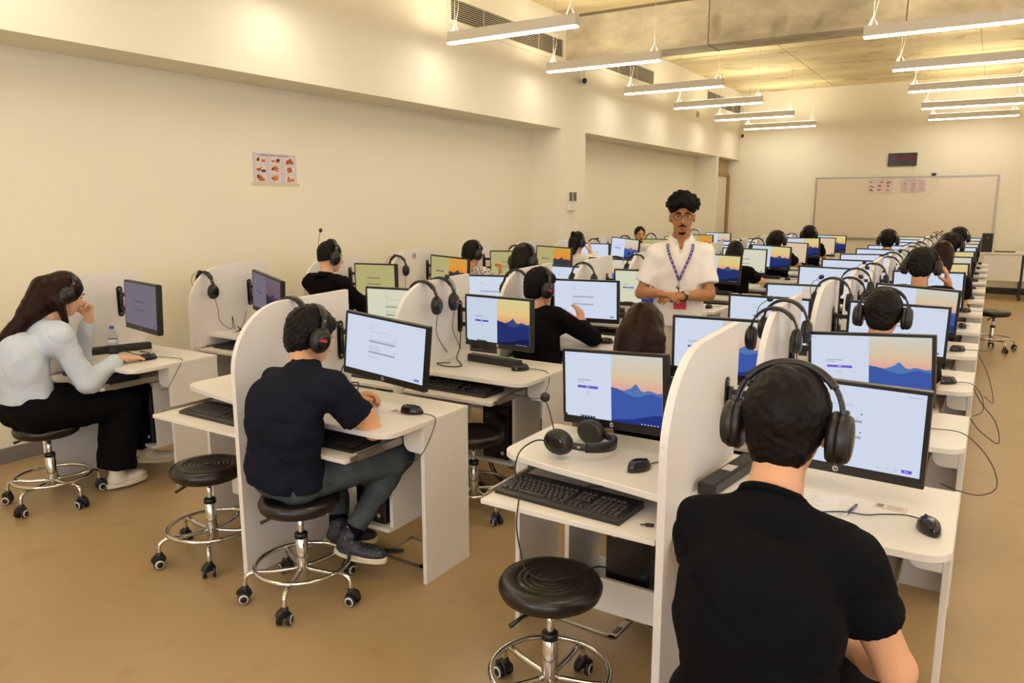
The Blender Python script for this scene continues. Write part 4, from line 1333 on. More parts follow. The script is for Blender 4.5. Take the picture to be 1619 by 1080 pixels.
# ---- papers, pen, cards on desks
def sheet(x, y, w, d, rz, label, name='paper_sheet', c=(238, 234, 228)):
    m = MB().use(mat('sheet_%d' % c[0], c, .6)); m.box(-w / 2, w / 2, -d / 2, d / 2, 0, .0008)
    o = m.build(name, None, None, (x, y, ZD + .0002)); o.rotation_euler = (0, 0, rz)
    m = MB().use(mat('faint_print', (176, 170, 166), .6))
    for i in range(5): m.box(-w * .42, w * (.1 + .06 * (i % 3)), d * (.36 - i * .13), d * (.36 - i * .13) + .0016, .0008, .0011)
    m.build('print', o)
    return tag(o, label, 'paper')
sheet(-.40, 2.38, .16, .16, .1, 'white sheet of paper on the desk of the nearest man')
sheet(-2.33, 2.50, .20, .14, -.25, 'white sheet of paper under the jeans man\'s monitor')
sheet(-4.18, 2.70, .18, .13, -.2, 'white sheet of paper beside the woman\'s mouse')
sheet(-.22, 4.60, .16, .08, .2, 'white sheet by the mouse on the third row aisle desk')
def card(x, y, rz, label):
    m = MB().use(mat('card_face', (214, 198, 180), .4)); m.box(-.045, .045, -.022, .022, 0, .0012)
    o = m.build('printed_card', None, None, (x, y, ZD + .0002)); o.rotation_euler = (0, 0, rz)
    m = MB().use(mat('card_photo', (130, 106, 92), .5)); m.box(-.038, -.02, -.013, .013, .0012, .0016)
    m.use(mat('card_text', (176, 158, 146), .5))
    for i in range(3): m.box(-.01, .034, -.012 + i * .01, -.009 + i * .01, .0012, .0016)
    m.build('print', o); tag(o, label, 'card')
card(-.185, 2.46, -.1, 'small printed card on the desk by the nearest man\'s mouse')
card(-2.16, 2.50, -.2, 'small printed card between the jeans man\'s hands and mouse')
m = MB().use(mat('pen_blue', (52, 60, 120), .3)); m.tube([(-.29, 2.33, ZD + .0045), (-.275, 2.42, ZD + .0045)], .004, 8); 
m.use(M_white); m.tube([(-.297, 2.29, ZD + .0045), (-.29, 2.33, ZD + .0045)], [.0015, .004], 8)
tag(m.build('pen'), 'slim blue pen lying on the nearest man\'s paper', 'pen')
m = MB().use(M_white); m.bbox(-.03, .03, -.006, 0, -.03, .03, .002); m.use(M_dark); m.box(-.008, -.004, -.007, -.006, -.004, .004); m.box(.004, .008, -.007, -.006, -.004, .004)
tag(m.build('power_socket', None, None, (-1.28, 2.701, .43)), 'white power socket on the panel under the nearest left desk', 'socket')
# ------------------------------------------------------------------ people
A3 = lambda *p: np.array(p, float)
def nz(v):
    v = np.asarray(v, float); return v / (np.linalg.norm(v) + 1e-12)
def sdf_mesh(prims, h, cuts=(), noise=None):
    """prims: ('c', a, b, ra, rb, k[, plane list]) cones, ('e', centre, radii, R(3x3 cols), k) ellipsoids,
    ('-e', centre, radii, R, k) carve. cuts: (point, normal) keep side dot>0. Returns verts, quads."""
    lo = np.full(3, 1e9); hi = np.full(3, -1e9)
    for p in prims:
        if p[0] == 'c':
            for q, r in ((p[1], p[3]), (p[2], p[4])):
                lo = np.minimum(lo, q - r); hi = np.maximum(hi, q + r)
        elif p[0] == 'e':
            r = max(p[2]); lo = np.minimum(lo, p[1] - r); hi = np.maximum(hi, p[1] + r)
    lo = lo - 3 * h; hi = hi + 3 * h
    n = np.ceil((hi - lo) / h).astype(int) + 1
    D = np.full(n, 1.0, np.float32)
    for p in prims:
        k = p[5] if p[0] == 'c' else p[4]
        if p[0] == 'c':
            b0 = np.minimum(p[1] - p[3], p[2] - p[4]); b1 = np.maximum(p[1] + p[3], p[2] + p[4])
        else:
            r = max(p[2]); b0 = p[1] - r; b1 = p[1] + r
        mg = k + 3 * h
        i0 = np.maximum(0, np.floor((b0 - mg - lo) / h).astype(int)); i1 = np.minimum(n, np.ceil((b1 + mg - lo) / h).astype(int) + 1)
        if np.any(i1 <= i0): continue
        ax = [lo[d] + h * np.arange(i0[d], i1[d]) for d in range(3)]
        X = np.stack(np.meshgrid(*ax, indexing='ij'), -1)
        if p[0] == 'c':
            a, b, ra, rb = p[1], p[2], p[3], p[4]
            ba = b - a; L2 = ba @ ba + 1e-12
            t = np.clip(((X - a) @ ba) / L2, 0, 1)
            d = np.linalg.norm(X - a - t[..., None] * ba, axis=-1) - (ra + (rb - ra) * t)
            if len(p) > 6:
                for (pt, nn) in p[6]:
                    d = np.maximum(d, -((X - pt) @ nn))
        else:
            Y = (X - p[1]) @ p[3]
            rr = np.asarray(p[2], float)
            k0 = np.linalg.norm(Y / rr, axis=-1); k1 = np.linalg.norm(Y / (rr * rr), axis=-1) + 1e-9
            d = k0 * (k0 - 1) / k1
            if len(p) > 5:
                for (pt, nn) in p[5]:
                    d = np.maximum(d, -((X - pt) @ nn))
        S = D[i0[0]:i1[0], i0[1]:i1[1], i0[2]:i1[2]]
        if p[0] == '-e':
            hh = np.clip(.5 - .5 * (S + d) / k, 0, 1)
            S[...] = S + (-d - S) * hh + k * hh * (1 - hh)
        else:
            hh = np.clip(.5 + .5 * (S - d) / k, 0, 1)
            S[...] = S + (d - S) * hh - k * hh * (1 - hh)
    if noise or cuts:
        ax = [lo[d] + h * np.arange(n[d]) for d in range(3)]
        gx, gy, gz = np.meshgrid(*ax, indexing='ij', sparse=True)
        if noise:
            amp, fr = noise
            D += (amp * (np.sin(gx * fr + 1.3 + 2.1 * np.sin(gz * fr * .7)) * np.sin(gz * fr * .9 + 1.7 * np.sin(gy * fr * .8 + .5)) + .5 * np.sin(gy * fr * 1.7 + gx * fr * .6 + 1.1 * np.sin(gz * fr * 1.3)))).astype(np.float32)
            if amp > .003:
                w_ = np.sin(fr * .55 * (gz + .7 * gx + .4 * gy) + 1.6 * np.sin(gx * fr * .33 + 2 * np.sin(gz * fr * .21)) + .9 * np.sin(gy * fr * .4))
                D += (amp * .9 * np.exp(-w_ * w_ / .035)).astype(np.float32)
                w_ = np.sin(fr * .9 * (gz - .8 * gx + .3 * gy) + 1.9 * np.sin(gx * fr * .27 + 1.0))
                D += (amp * .55 * np.exp(-w_ * w_ / .03)).astype(np.float32)
        for (pt, nn) in cuts:
            D[...] = np.maximum(D, -((gx - pt[0]) * nn[0] + (gy - pt[1]) * nn[1] + (gz - pt[2]) * nn[2]))
    # surface nets
    I = D < 0
    c = I[:-1, :-1, :-1].astype(np.int8)
    for dx, dy, dz in ((1,0,0),(0,1,0),(0,0,1),(1,1,0),(1,0,1),(0,1,1),(1,1,1)):
        c = c + I[dx:n[0]-1+dx, dy:n[1]-1+dy, dz:n[2]-1+dz]
    mix = (c > 0) & (c < 8)
    idx = np.full(mix.shape, -1, np.int64)
    cells = np.argwhere(mix)
    idx[mix] = np.arange(len(cells))
    acc = np.zeros((len(cells), 3)); cnt_ = np.zeros(len(cells))
    cr = np.array([(i, j, k) for i in (0, 1) for j in (0, 1) for k in (0, 1)])
    vals = {tuple(q): D[cells[:, 0] + q[0], cells[:, 1] + q[1], cells[:, 2] + q[2]] for q in cr}
    for q in cr:
        for d in range(3):
            if q[d] == 0:
                q2 = q.copy(); q2[d] = 1
                va, vb = vals[tuple(q)], vals[tuple(q2)]
                s = (va < 0) != (vb < 0)
                t = np.where(s, va / np.where(s, va - vb, 1), 0)
                pt = q[None, :] + t[:, None] * (q2 - q)[None, :]
                acc[s] += pt[s]; cnt_[s] += 1
    V = lo + (cells + acc / cnt_[:, None]) * h
    F = []
    for d in range(3):
        e = [slice(None)] * 3; e2 = [slice(None)] * 3
        e[d] = slice(0, n[d] - 1); e2[d] = slice(1, n[d])
        A, B = I[tuple(e)], I[tuple(e2)]
        s = A != B
        u, v = (d + 1) % 3, (d + 2) % 3
        pos = np.argwhere(s)
        pos = pos[(pos[:, u] > 0) & (pos[:, v] > 0) & (pos[:, u] < n[u] - 1) & (pos[:, v] < n[v] - 1)]
        fl = A[pos[:, 0], pos[:, 1], pos[:, 2]]
        def ix(du, dv):
            q = pos.copy(); q[:, u] += du; q[:, v] += dv
            return idx[q[:, 0], q[:, 1], q[:, 2]]
        qd = np.stack([ix(-1, -1), ix(0, -1), ix(0, 0), ix(-1, 0)], 1)
        qd[~fl] = qd[~fl][:, ::-1]
        F.append(qd)
    F = np.concatenate(F)
    F = F[(F >= 0).all(1)]
    return V, F
def np_mesh(name, parts, mats_, root):
    """parts: list of (V, F, material index)"""
    me = bpy.data.meshes.new(name)
    Vs, Fs, Ms = [], [], []
    o = 0
    for (V, F, mi) in parts:
        Vs.append(V - root); Fs.append(F + o); Ms.append(np.full(len(F), mi)); o += len(V)
    V = np.concatenate(Vs); F = np.concatenate(Fs); Mi = np.concatenate(Ms)
    me.vertices.add(len(V)); me.vertices.foreach_set('co', V.astype(np.float32).ravel())
    me.loops.add(F.size); me.loops.foreach_set('vertex_index', F.astype(np.int32).ravel())
    me.polygons.add(len(F)); me.polygons.foreach_set('loop_start', (np.arange(len(F)) * 4).astype(np.int32))
    me.polygons.foreach_set('loop_total', np.full(len(F), 4, np.int32))
    for m in mats_: me.materials.append(m)
    me.polygons.foreach_set('material_index', Mi.astype(np.int32))
    me.polygons.foreach_set('use_smooth', np.ones(len(F), bool))
    me.update(calc_edges=True); me.validate()
    return me
def ik(a, t, l1, l2, pole):
    d = t - a; L = np.linalg.norm(d)
    L2 = min(L, (l1 + l2) * .999)
    dn = d / L
    t = a + dn * L2
    x = (l1 * l1 - l2 * l2 + L2 * L2) / (2 * L2)
    hgt = math.sqrt(max(0, l1 * l1 - x * x))
    p = pole - a; p = p - dn * (p @ dn); p = nz(p)
    return a + dn * x + p * hgt, t
def frame(f, up=(0, 0, 1)):
    f = nz(f); r = nz(np.cross(f, np.asarray(up, float))); u = np.cross(r, f)
    return r, f, u
def hand(W, d, n, side, curl=.5, spread=1.0, thumb=.6, curls=None):
    """W wrist, d finger direction, n palm normal; side=+1 right hand"""
    d = nz(d); n = nz(n - d * (n @ d)); t = nz(np.cross(d, n)) * side
    P = []
    k = .006
    lens = [.066, .074, .070, .055]
    for i in range(4):
        off = (.030 - .020 * i) * spread
        K = W + d * (.086 - .004 * abs(i - 1)) + t * off
        P.append(('c', W + d * .008 + t * off * .45, K, .0145, .0115, .012))
        dd = d + t * (.10 - .07 * i) * spread; dd = nz(dd)
        q = K; cc = curl if curls is None else curls[i]
        ang = 0
        for sgi, (fr, r0, r1) in enumerate(((.45, .0098, .009), (.31, .009, .0082), (.24, .0082, .0068))):
            ang += cc * (0.75, 1.0, .7)[sgi]
            dv = dd * math.cos(ang) + n * math.sin(ang)
            q2 = q + dv * lens[i] * fr
            P.append(('c', q, q2, r0, r1, .0035))
            q = q2
    b0 = W + d * .022 + t * .022 + n * .004
    dt = nz(d * .62 + t * (.95 - thumb * .5) + n * (.25 + thumb * .3))
    b1 = b0 + dt * .038
    dt2 = nz(dt + d * .35 + n * thumb * .4 - t * .25 * thumb)
    b2 = b1 + dt2 * .030; b3 = b2 + nz(dt2 + d * .15) * .022
    P += [('c', b0, b1, .0145, .0115, .010), ('c', b1, b2, .0108, .0098, .004), ('c', b2, b3, .0098, .0078, .004)]
    return P
SKIN = {'fair': mat('skin_fair', (216, 164, 126), .5), 'light': mat('skin_light', (226, 178, 144), .5), 'brown': mat('skin_brown', (166, 112, 70), .45), 'tan': mat('skin_tan', (206, 150, 110), .5)}
for m_ in SKIN.values():
    b_ = m_.node_tree.nodes['Principled BSDF']; b_.inputs['Subsurface Weight'].default_value = .08; b_.inputs['Subsurface Radius'].default_value = (.01, .004, .002)
def hairmat(name, c, gloss=.38):
    m = mat(name, c, gloss, spec=.16 if c[0] < 30 else .12)
    nt = m.node_tree; b = nt.nodes['Principled BSDF']
    tc = nt.nodes.new('ShaderNodeTexCoord'); mp = nt.nodes.new('ShaderNodeMapping'); mp.inputs['Scale'].default_value = (420, 420, 60)
    n = nt.nodes.new('ShaderNodeTexNoise'); n.inputs['Scale'].default_value = 1; n.inputs['Detail'].default_value = 3
    bp = nt.nodes.new('ShaderNodeBump'); bp.inputs['Strength'].default_value = .22; bp.inputs['Distance'].default_value = .002
    nt.links.new(tc.outputs['Object'], mp.inputs['Vector']); nt.links.new(mp.outputs[0], n.inputs['Vector']); nt.links.new(n.outputs['Fac'], bp.inputs['Height']); nt.links.new(bp.outputs[0], b.inputs['Normal'])
    r = nt.nodes.new('ShaderNodeValToRGB'); cl = lin(c)
    r.color_ramp.elements[0].color = tuple(v * .6 for v in cl[:3]) + (1,); r.color_ramp.elements[1].color = tuple(min(1, v * 1.25) for v in cl[:3]) + (1,)
    nt.links.new(n.outputs['Fac'], r.inputs[0]); nt.links.new(r.outputs[0], b.inputs['Base Color'])
    return m
HAIR = {'black': hairmat('hair_black', (12, 9, 9), .5), 'brown': hairmat('hair_brown', (36, 19, 12), .36), 'dark': hairmat('hair_dark_brown', (16, 11, 9), .5), 'curl': hairmat('hair_curly_black', (9, 7, 7), .7)}
def clothmat(name, c, rough=.85, n=None):
    return mat(name, c, rough, bump=(18, .25), noise=n, spec=.06)
C_navy = clothmat('navy_cotton', (26, 28, 40)); C_blk = clothmat('black_cotton', (15, 15, 18)); C_jet = clothmat('black_knit', (13, 12, 13))
C_blue = clothmat('pale_blue_cotton', (196, 208, 220)); C_white = clothmat('white_pique', (238, 232, 222)); C_cream = clothmat('cream_cotton', (234, 222, 202))
C_jean = clothmat('dark_denim', (70, 77, 82), .8, (11, .32)); C_trs = clothmat('black_trousers', (14, 13, 14)); C_beige = clothmat('beige_trousers', (206, 196, 178))
def pattern_cloth():
    m = clothmat('patterned_shirt', (226, 220, 214)); nt = m.node_tree; b = nt.nodes['Principled BSDF']
    tc = nt.nodes.new('ShaderNodeTexCoord'); w = nt.nodes.new('ShaderNodeTexWave'); w.inputs['Scale'].default_value = 9; w.inputs['Distortion'].default_value = 14; w.inputs['Detail Scale'].default_value = 2.5
    r = nt.nodes.new('ShaderNodeValToRGB'); r.color_ramp.elements[0].position = .28; r.color_ramp.elements[1].position = .40
    r.color_ramp.elements[0].color = lin((112, 100, 98)); r.color_ramp.elements[1].color = lin((228, 220, 212))
    nt.links.new(tc.outputs['Object'], w.inputs['Vector']); nt.links.new(w.outputs['Fac'], r.inputs[0]); nt.links.new(r.outputs[0], b.inputs['Base Color'])
    return m
C_pat = pattern_cloth()
M_eyew = mat('eye_white', (186, 172, 158), .35); M_iris = mat('iris_dark', (38, 24, 18), .15); M_lip = mat('lips', (150, 84, 68), .5); M_lipf = mat('lips_fair', (190, 112, 98), .5)

def person(S):
    P, C, N, H = (A3(*S[k]) for k in ('P', 'C', 'N', 'H'))
    root = A3(P[0], P[1], 0)
    detail = S.get('detail', 1)       # 2 near, 1 middle, 0 far
    hb = (.014, .010, .008)[detail]; hh_ = (.008, .006, .0042)[detail]; hhand = (.006, .0045, .0034)[detail]
    R = nz(A3(*S['right'])); U = nz(C - P); R = nz(R - U * (R @ U)); Fw = np.cross(U, R)
    T = np.stack([R, Fw, U], 1)
    sw = S.get('sw', .165); bk = S.get('bulk', 1.0)
    U2 = nz(N - C)
    SR = S.get('SR'); SL = S.get('SL')
    SR = A3(*SR) if SR is not None else N - U2 * .045 + R * sw
    SL = A3(*SL) if SL is not None else N - U2 * .045 - R * sw
    la, lf = S.get('arm', (.275, .255))
    arms = []
    for s, Sh, w, pole in ((1, SR, 'WR', 'ER'), (-1, SL, 'WL', 'EL')):
        if w not in S: continue
        E_, W_ = ik(Sh, A3(*S[w]), la, lf, A3(*S[pole]))
        arms.append((s, Sh, E_, W_))
    legs = []
    for s, kn, an in ((1, 'KR', 'AR'), (-1, 'KL', 'AL')):
        if kn in S: legs.append((s, P + R * s * .088 - U * .02, A3(*S[kn]), A3(*S[an])))
    r = empty('person', tuple(root))
    tag(r, S['label'], 'person')
    # ---- body
    def torso(g, k=.04, hips=True):
        L = []
        if hips: L.append(('e', P + U * .0, A3(.165 * bk + g, .118 * bk + g, .115 + g), T, k))
        L += [('e', P * .5 + C * .5, A3(.142 * bk + g, .100 * bk + g, .16 + g), T, k),
              ('e', C, A3(.158 * bk + g, .108 * bk + g, .165 + g), T, k),
              ('c', SR * .8 + SL * .2 + (C - N) * .10, SL * .8 + SR * .2 + (C - N) * .10, .060 + g, .060 + g, k),
              ('c', SR, SR + (SL - SR) * .2, .052 + g, .062 + g, k), ('c', SL, SL + (SR - SL) * .2, .052 + g, .062 + g, k),
              ('c', N - U2 * .045, SR + (SL - SR) * .10 + U2 * .005, .050 + g * .6, .045 + g, .03), ('c', N - U2 * .045, SL + (SR - SL) * .10 + U2 * .005, .050 + g * .6, .045 + g, .03)]
        return L
    hr, hf, hu = (nz(v) for v in frame(A3(*S['face']), S.get('hup', (0, 0, 1))))
    HT = np.stack([hr, hf, hu], 1)
    neckb = H - hu * .075 - hf * .025
    body = torso(-.020) + [('c', N - U2 * .02, neckb, .058, .050, .03)]
    for s, a, e, w in arms:
        body += [('c', a, e, .046, .037, .02), ('c', e, e + (w - e) * .35, .037, .039, .015), ('c', e + (w - e) * .35, w, .039, .0255, .015)]
    for s, a, kn, an in legs:
        body += [('c', a, kn, .078, .052, .03), ('c', kn, an, .050, .034, .02)]
    parts = [sdf_mesh(body, hb) + (0,)]
    # head
    fem = S.get('fem', False)
    hd = [('e', H + hu * .018 - hf * .012, A3(.074, .093, .096), HT, .02),
          ('e', H + hf * .030 - hu * .040, A3(.056, .060, .070), HT, .03),
          ('e', H + hf * .050 - hu * .096, A3(.026 if fem else .031, .022, .018), HT, .03),
          ('c', neckb - (neckb - N) * .25, neckb + hu * .03, .048, .048, .02)]
    if S.get('facedetail', True):
        hd += [('c', H + hf * .086 + hu * .002, H + hf * .104 - hu * .034, .008, .0115, .010),
               ('e', H + hf * .092 - hu * .038, A3(.0165, .012, .009), HT, .008),
               ('c', H + hf * .083 + hu * .020 + hr * .016, H + hf * .070 + hu * .020 + hr * .048, .010, .008, .012),
               ('c', H + hf * .083 + hu * .020 - hr * .016, H + hf * .070 + hu * .020 - hr * .048, .010, .008, .012),
               ('e', H + hf * .084 - hu * .066, A3(.021, .010, .006), HT, .006),
               ('e', H + hf * .082 - hu * .077, A3(.018, .010, .006), HT, .006),
               ('-e', H + hf * .094 + hu * .000 + hr * .031, A3(.015, .012, .010), HT, .010),
               ('-e', H + hf * .094 + hu * .000 - hr * .031, A3(.015, .012, .010), HT, .010)]
        for s in (1, -1):
            hd += [('e', H + hr * .076 * s - hu * .012 - hf * .008, A3(.008, .018, .029), HT, .006)]
    parts.append(sdf_mesh(hd, hh_) + (0,))
    for s, a, e, w in arms:
        hs_ = S.get('handR' if s > 0 else 'handL')
        if hs_:
            d, nn, kw = hs_
            hp = hand(w, A3(*d), A3(*nn), s, **kw)
            hp.append(('c', w - nz(w - e) * .03, w + nz(A3(*d)) * .02, .026, .022, .012))
            parts.append(sdf_mesh(hp, hhand) + (0,))
    me = np_mesh('body', parts, [SKIN[S.get('skin', 'fair')]], root)
    bo = bpy.data.objects.new('body', me); COL.objects.link(bo); bo.parent = r
    def child(name, prt, ms, par=None, lab=None):
        me = np_mesh(name, prt, ms, root)
        o = bpy.data.objects.new(name, me); COL.objects.link(o); o.parent = par or r
        if lab: o['label'] = lab
        return o
    # ---- shirt
    g = S.get('shirt_g', .014)
    hem = S.get('hem', .02)
    sh = torso(g, .04, hem > -.9)
    if hem < .0:
        sh.append(('c', P + U * .04, P - U * .06, .120 + g, .115 + g, .05))
    col_ = S.get('collar')
    sh.append(('c', N - U2 * .03, N + U2 * .005 + (neckb - N) * (.02 if col_ else .10), .058 + g * .7, (.046 if col_ else .052) + g * .4, .03, [(N + U2 * (-.004 if col_ else .006) + (neckb - N) * .06, -nz(neckb - N))]))
    if col_: sh.append(('-e', N + Fw * .085 - U * .035, A3(.016, .045, .055), T, .008))
    sl = S.get('sleeve', 'short')
    for s, a, e, w in arms:
        ad = nz(e - a)
        if sl == 'short':
            L = np.linalg.norm(e - a); q = a + ad * L * S.get('sleeve_len', .72)
            sh.append(('c', a, q + ad * .04, .052 + g * .8, .054 + g, .03, [(q, -ad)]))
        else:
            wd = nz(w - e); q = e + (w - e) * .93
            gl = S.get('sleeve_g', g)
            sh.append(('c', a, e, .050 + gl, .045 + gl, .03)); sh.append(('c', e, q + wd * .03, .043 + gl, .030 + gl * .7, .02, [(q, -wd)]))
    cuts = [(P + U * hem, U)]
    so = child(S.get('shirt_name', 'shirt'), [sdf_mesh(sh, hb * .9, cuts, (S.get('fold', .0045), 26)) + (0,)], [S['shirt']])
    # collar
    nk = nz(neckb - N)
    if S.get('collar'):
        cb = N + nk * .012
        pts = []
        a1 = nz(np.cross(nk, R)); 
        mb = MB().use(S['shirt'])
        n_ = 28; vs_, fs_ = [], []
        for i in range(n_ + 1):
            a = math.radians(112 + 316 * i / n_)
            rad = nz(R * math.cos(a) + a1 * math.sin(a)); fr_ = max(0, math.sin(a))
            tip = fr_ ** 3 * .030
            cb2 = cb - nk * fr_ * .022 + a1 * fr_ * .004
            for q in (cb2 + rad * .056 + nk * .026, cb2 + rad * .060 + nk * .032, cb2 + rad * (.090 + tip * .5) - nk * (.006 + tip), cb2 + rad * (.086 + tip * .5) - nk * (.010 + tip), cb2 + rad * .056 - nk * .004): vs_.append(tuple(q - root))
        for i in range(n_):
            for q in range(5):
                p_ = (q + 1) % 5; fs_.append((i * 5 + q, i * 5 + p_, i * 5 + 5 + p_, i * 5 + 5 + q))
        fs_ += [(0, 1, 2, 3, 4), tuple(n_ * 5 + q for q in (4, 3, 2, 1, 0))]
        mb.add(vs_, fs_, True); mb.build('collar', so)
    else:
        mb = MB().use(S['shirt'])
        c0 = N + nk * .004
        b1_ = nz(np.cross(nk, R))
        mb.tube([tuple(c0 + (R * math.cos(a) + b1_ * math.sin(a)) * .062 - root) for a in [2 * math.pi * i / 24 for i in range(24)]], .0075, 8, closed=True)
        mb.build('neckband', so)
    # ---- trousers and shoes
    if legs and S.get('trousers') is not None:
        tg = S.get('leg_g', .014)
        tr = [('e', P - U * .01, A3(.160 * bk + .008, .118 * bk + .006, .118), T, .04)]
        tcuts = [(P + U * .085, -U)]
        for s, a, kn, an in legs:
            ld = nz(an - kn); q = kn + (an - kn) * S.get('leg_len', .93)
            wide = S.get('wide', 0)
            tr += [('c', a, kn, .088 + tg + wide * .3, .060 + tg + wide * .6, .03), ('c', kn, q + ld * .03, .056 + tg + wide * .6, .042 + tg + wide, .03, [(q, -ld)])]
        child('trousers', [sdf_mesh(tr, hb, tcuts, (.004, 30)) + (0,)], [S['trousers']])
        for s, a, kn, an in legs:
            fd = nz(A3(*S['footR' if s > 0 else 'footL'])); fr, ff, fu = frame(fd)
            ff, fu = nz(ff), nz(fu)
            FT = np.stack([fr, ff, fu], 1)
            B = an - fu * .075
            up = [('e', B + ff * .0 + fu * .035, A3(.040, .055, .042), FT, .03), ('e', B + ff * .09 + fu * .025, A3(.046, .09, .032), FT, .03), ('c', B + fu * .03, an + fu * .01, .040, .040, .02)]
            cut = [(B + fu * .008, fu)]
            o = child('shoe', [sdf_mesh(up, .006, cut) + (0,)], [S['shoe']])
            prof = []
            for i in range(28):
                a_ = 2 * math.pi * i / 28
                yy = .06 + .125 * math.sin(a_); xx = .050 * math.cos(a_) * (1.0 if yy > .03 else .86)
                prof.append((xx, yy))
            mb = MB().use(S['sole']); M_ = Matrix([[fr[0], ff[0], fu[0], (B - root)[0]], [fr[1], ff[1], fu[1], (B - root)[1]], [fr[2], ff[2], fu[2], (B - root)[2]], [0, 0, 0, 1]])
            mb.prism(prof, -.012, .014, .004, M_); mb.build('sole', o)
            mb = MB().use(S.get('lace', M_white))
            for j in range(4):
                z0 = .062 - j * .006; y0 = .055 + j * .018
                mb.tube([tuple(M_ @ Vector((x, y0 + .004 * (1 if x > 0 else -1), z0 - abs(x) * .5))) for x in (-.026, 0, .026)], .0028, 6)
            mb.build('laces', o)
            if S.get('sock'):
                mb = MB().use(S['sock']); mb.tube([tuple(an - fu * .03 - root), tuple(an + nz(kn - an) * .09 - root)], [.041, .043], 16); mb.build('sock', r)
    # ---- hair
    hm = HAIR[S.get('hcol', 'black')]
    st = S['hair']
    if st == 'fade': fcz, fcr = -.030, .098
    else: fcz, fcr = -.045, .094
    face_cut = [('-e', H + hf * .092 + hu * fcz, A3(.074 if fem else .067, .075 if fem else .064, fcr), HT, .008)]
    if st in ('short', 'fade', 'fringe'):
        z = {'short': .0, 'fade': -.006, 'fringe': .004}[st]
        hp = [('e', H + hu * .022 - hf * .016, A3(.086 + z, .104 + z, .102 + z), HT, .01), ('e', H - hf * .052 - hu * .048, A3(.062, .044, .052), HT, .02)]
        if st == 'fringe': hp += [('e', H + hu * .062 + hf * .042, A3(.064, .054, .036), HT, .02), ('e', H - hf * .055 - hu * .035, A3(.070, .050, .060), HT, .02)]
        hp += face_cut
        pc_ = (H - hu * .035 + hf * .004, nz(hu - hf * 1.3)) if st != 'fade' else (H - hu * .012 + hf * .01, nz(hu - hf * .45))
        V = sdf_mesh(hp, hh_, [pc_], (.0016 if st == 'short' else .0028, 150))
        child('hair', [V + (0,)], [hm])
    elif st == 'curly':
        rn = random.Random(3)
        hp = [('e', H + hu * .066 - hf * .012, A3(.094, .102, .078), HT, .01)]
        for i in range(150):
            th = rn.uniform(0, 2 * math.pi); ph = rn.uniform(-.15, 1.45)
            v = hr * math.cos(th) * math.cos(ph) * .098 + hf * math.sin(th) * math.cos(ph) * .104 + hu * math.sin(ph) * .082
            c_ = H + hu * (.064 + rn.uniform(-.006, .006)) - hf * .010 + v
            rr = rn.uniform(.012, .021)
            hp.append(('e', c_, A3(rr, rr, rr), HT, .005))
        hp += [('e', H - hf * .05 + hu * .0, A3(.078, .055, .075), HT, .01)]
        hp += [('-e', H + hf * .100 - hu * .042, A3(.076, .074, .102), HT, .006)]
        V = sdf_mesh(hp, .0045, [(H - hu * .05, nz(hu - hf * .3))], (.002, 240))
        child('hair', [V + (0,)], [hm])
    elif st in ('long', 'longback'):
        hp = [('e', H + hu * .022 - hf * .012, A3(.086, .104, .104), HT, .01), ('e', H - hf * .06 - hu * .05, A3(.078, .05, .09), HT, .03)]
        for q in S['strands']:
            a, b_, r0, r1 = A3(*q[0]), A3(*q[1]), q[2], q[3]
            hp.append(('c', a, b_, r0, r1, .03))
        hp += face_cut
        if st == 'longback': hp.append(('-e', H + hu * .14 - hf * .0, A3(.004, .11, .03), HT, .006))
        child('hair', [sdf_mesh(hp, hh_, (), (.0014, 70)) + (0,)], [hm])
    # ---- face parts
    if S.get('eyes'):
        E_ = MB().use(M_eyew)
        for s in (1, -1):
            c_ = H + hf * .0765 + hr * .031 * s + hu * .001
            M_ = Matrix([[hr[0], hu[0], hf[0], (c_ - root)[0]], [hr[1], hu[1], hf[1], (c_ - root)[1]], [hr[2], hu[2], hf[2], (c_ - root)[2]], [0, 0, 0, 1]])
            E_.use(M_eyew); E_.lathe([(.0125 * math.cos(t), .0125 * math.sin(t)) for t in [math.pi / 2 * i / 6 for i in range(6)]] + [(.0005, .0125)], 14, M_ @ Matrix.Diagonal((.95, .38, .75, 1)))
            E_.use(M_iris); E_.lathe([(.0066, .0076), (.0058, .0100), (.001, .0108)], 12, M_ @ Matrix.Diagonal((1, .9, .95, 1)))
        E_.build('eyes', r)
        mb = MB().use(hm)
        for s in (1, -1):
            pts = [H + hf * z + hr * x * s + hu * y for (x, y, z) in ((.012, .020, .0965), (.024, .026, .0945), (.038, .026, .087), (.050, .018, .077))]
            mb.tube([tuple(p - root) for p in pts], [.0035, .0042, .0035, .0015], 6)
        mb.build('eyebrows', r)
        mb = MB().use(M_lip if S.get('skin') == 'brown' else M_lipf)
        for (u_, w_, rr) in ((-.066, .020, .0042), (-.0745, .016, .0048)):
            pts = [H + hf * (.0945 - .010 * abs(t) ** 2) + hr * w_ * t + hu * (u_ - .001 * abs(t)) for t in (-1, -.5, 0, .5, 1)]
            mb.tube([tuple(p - root) for p in pts], [rr * .3, rr, rr, rr, rr * .3], 8)
        mb.build('lips', r)
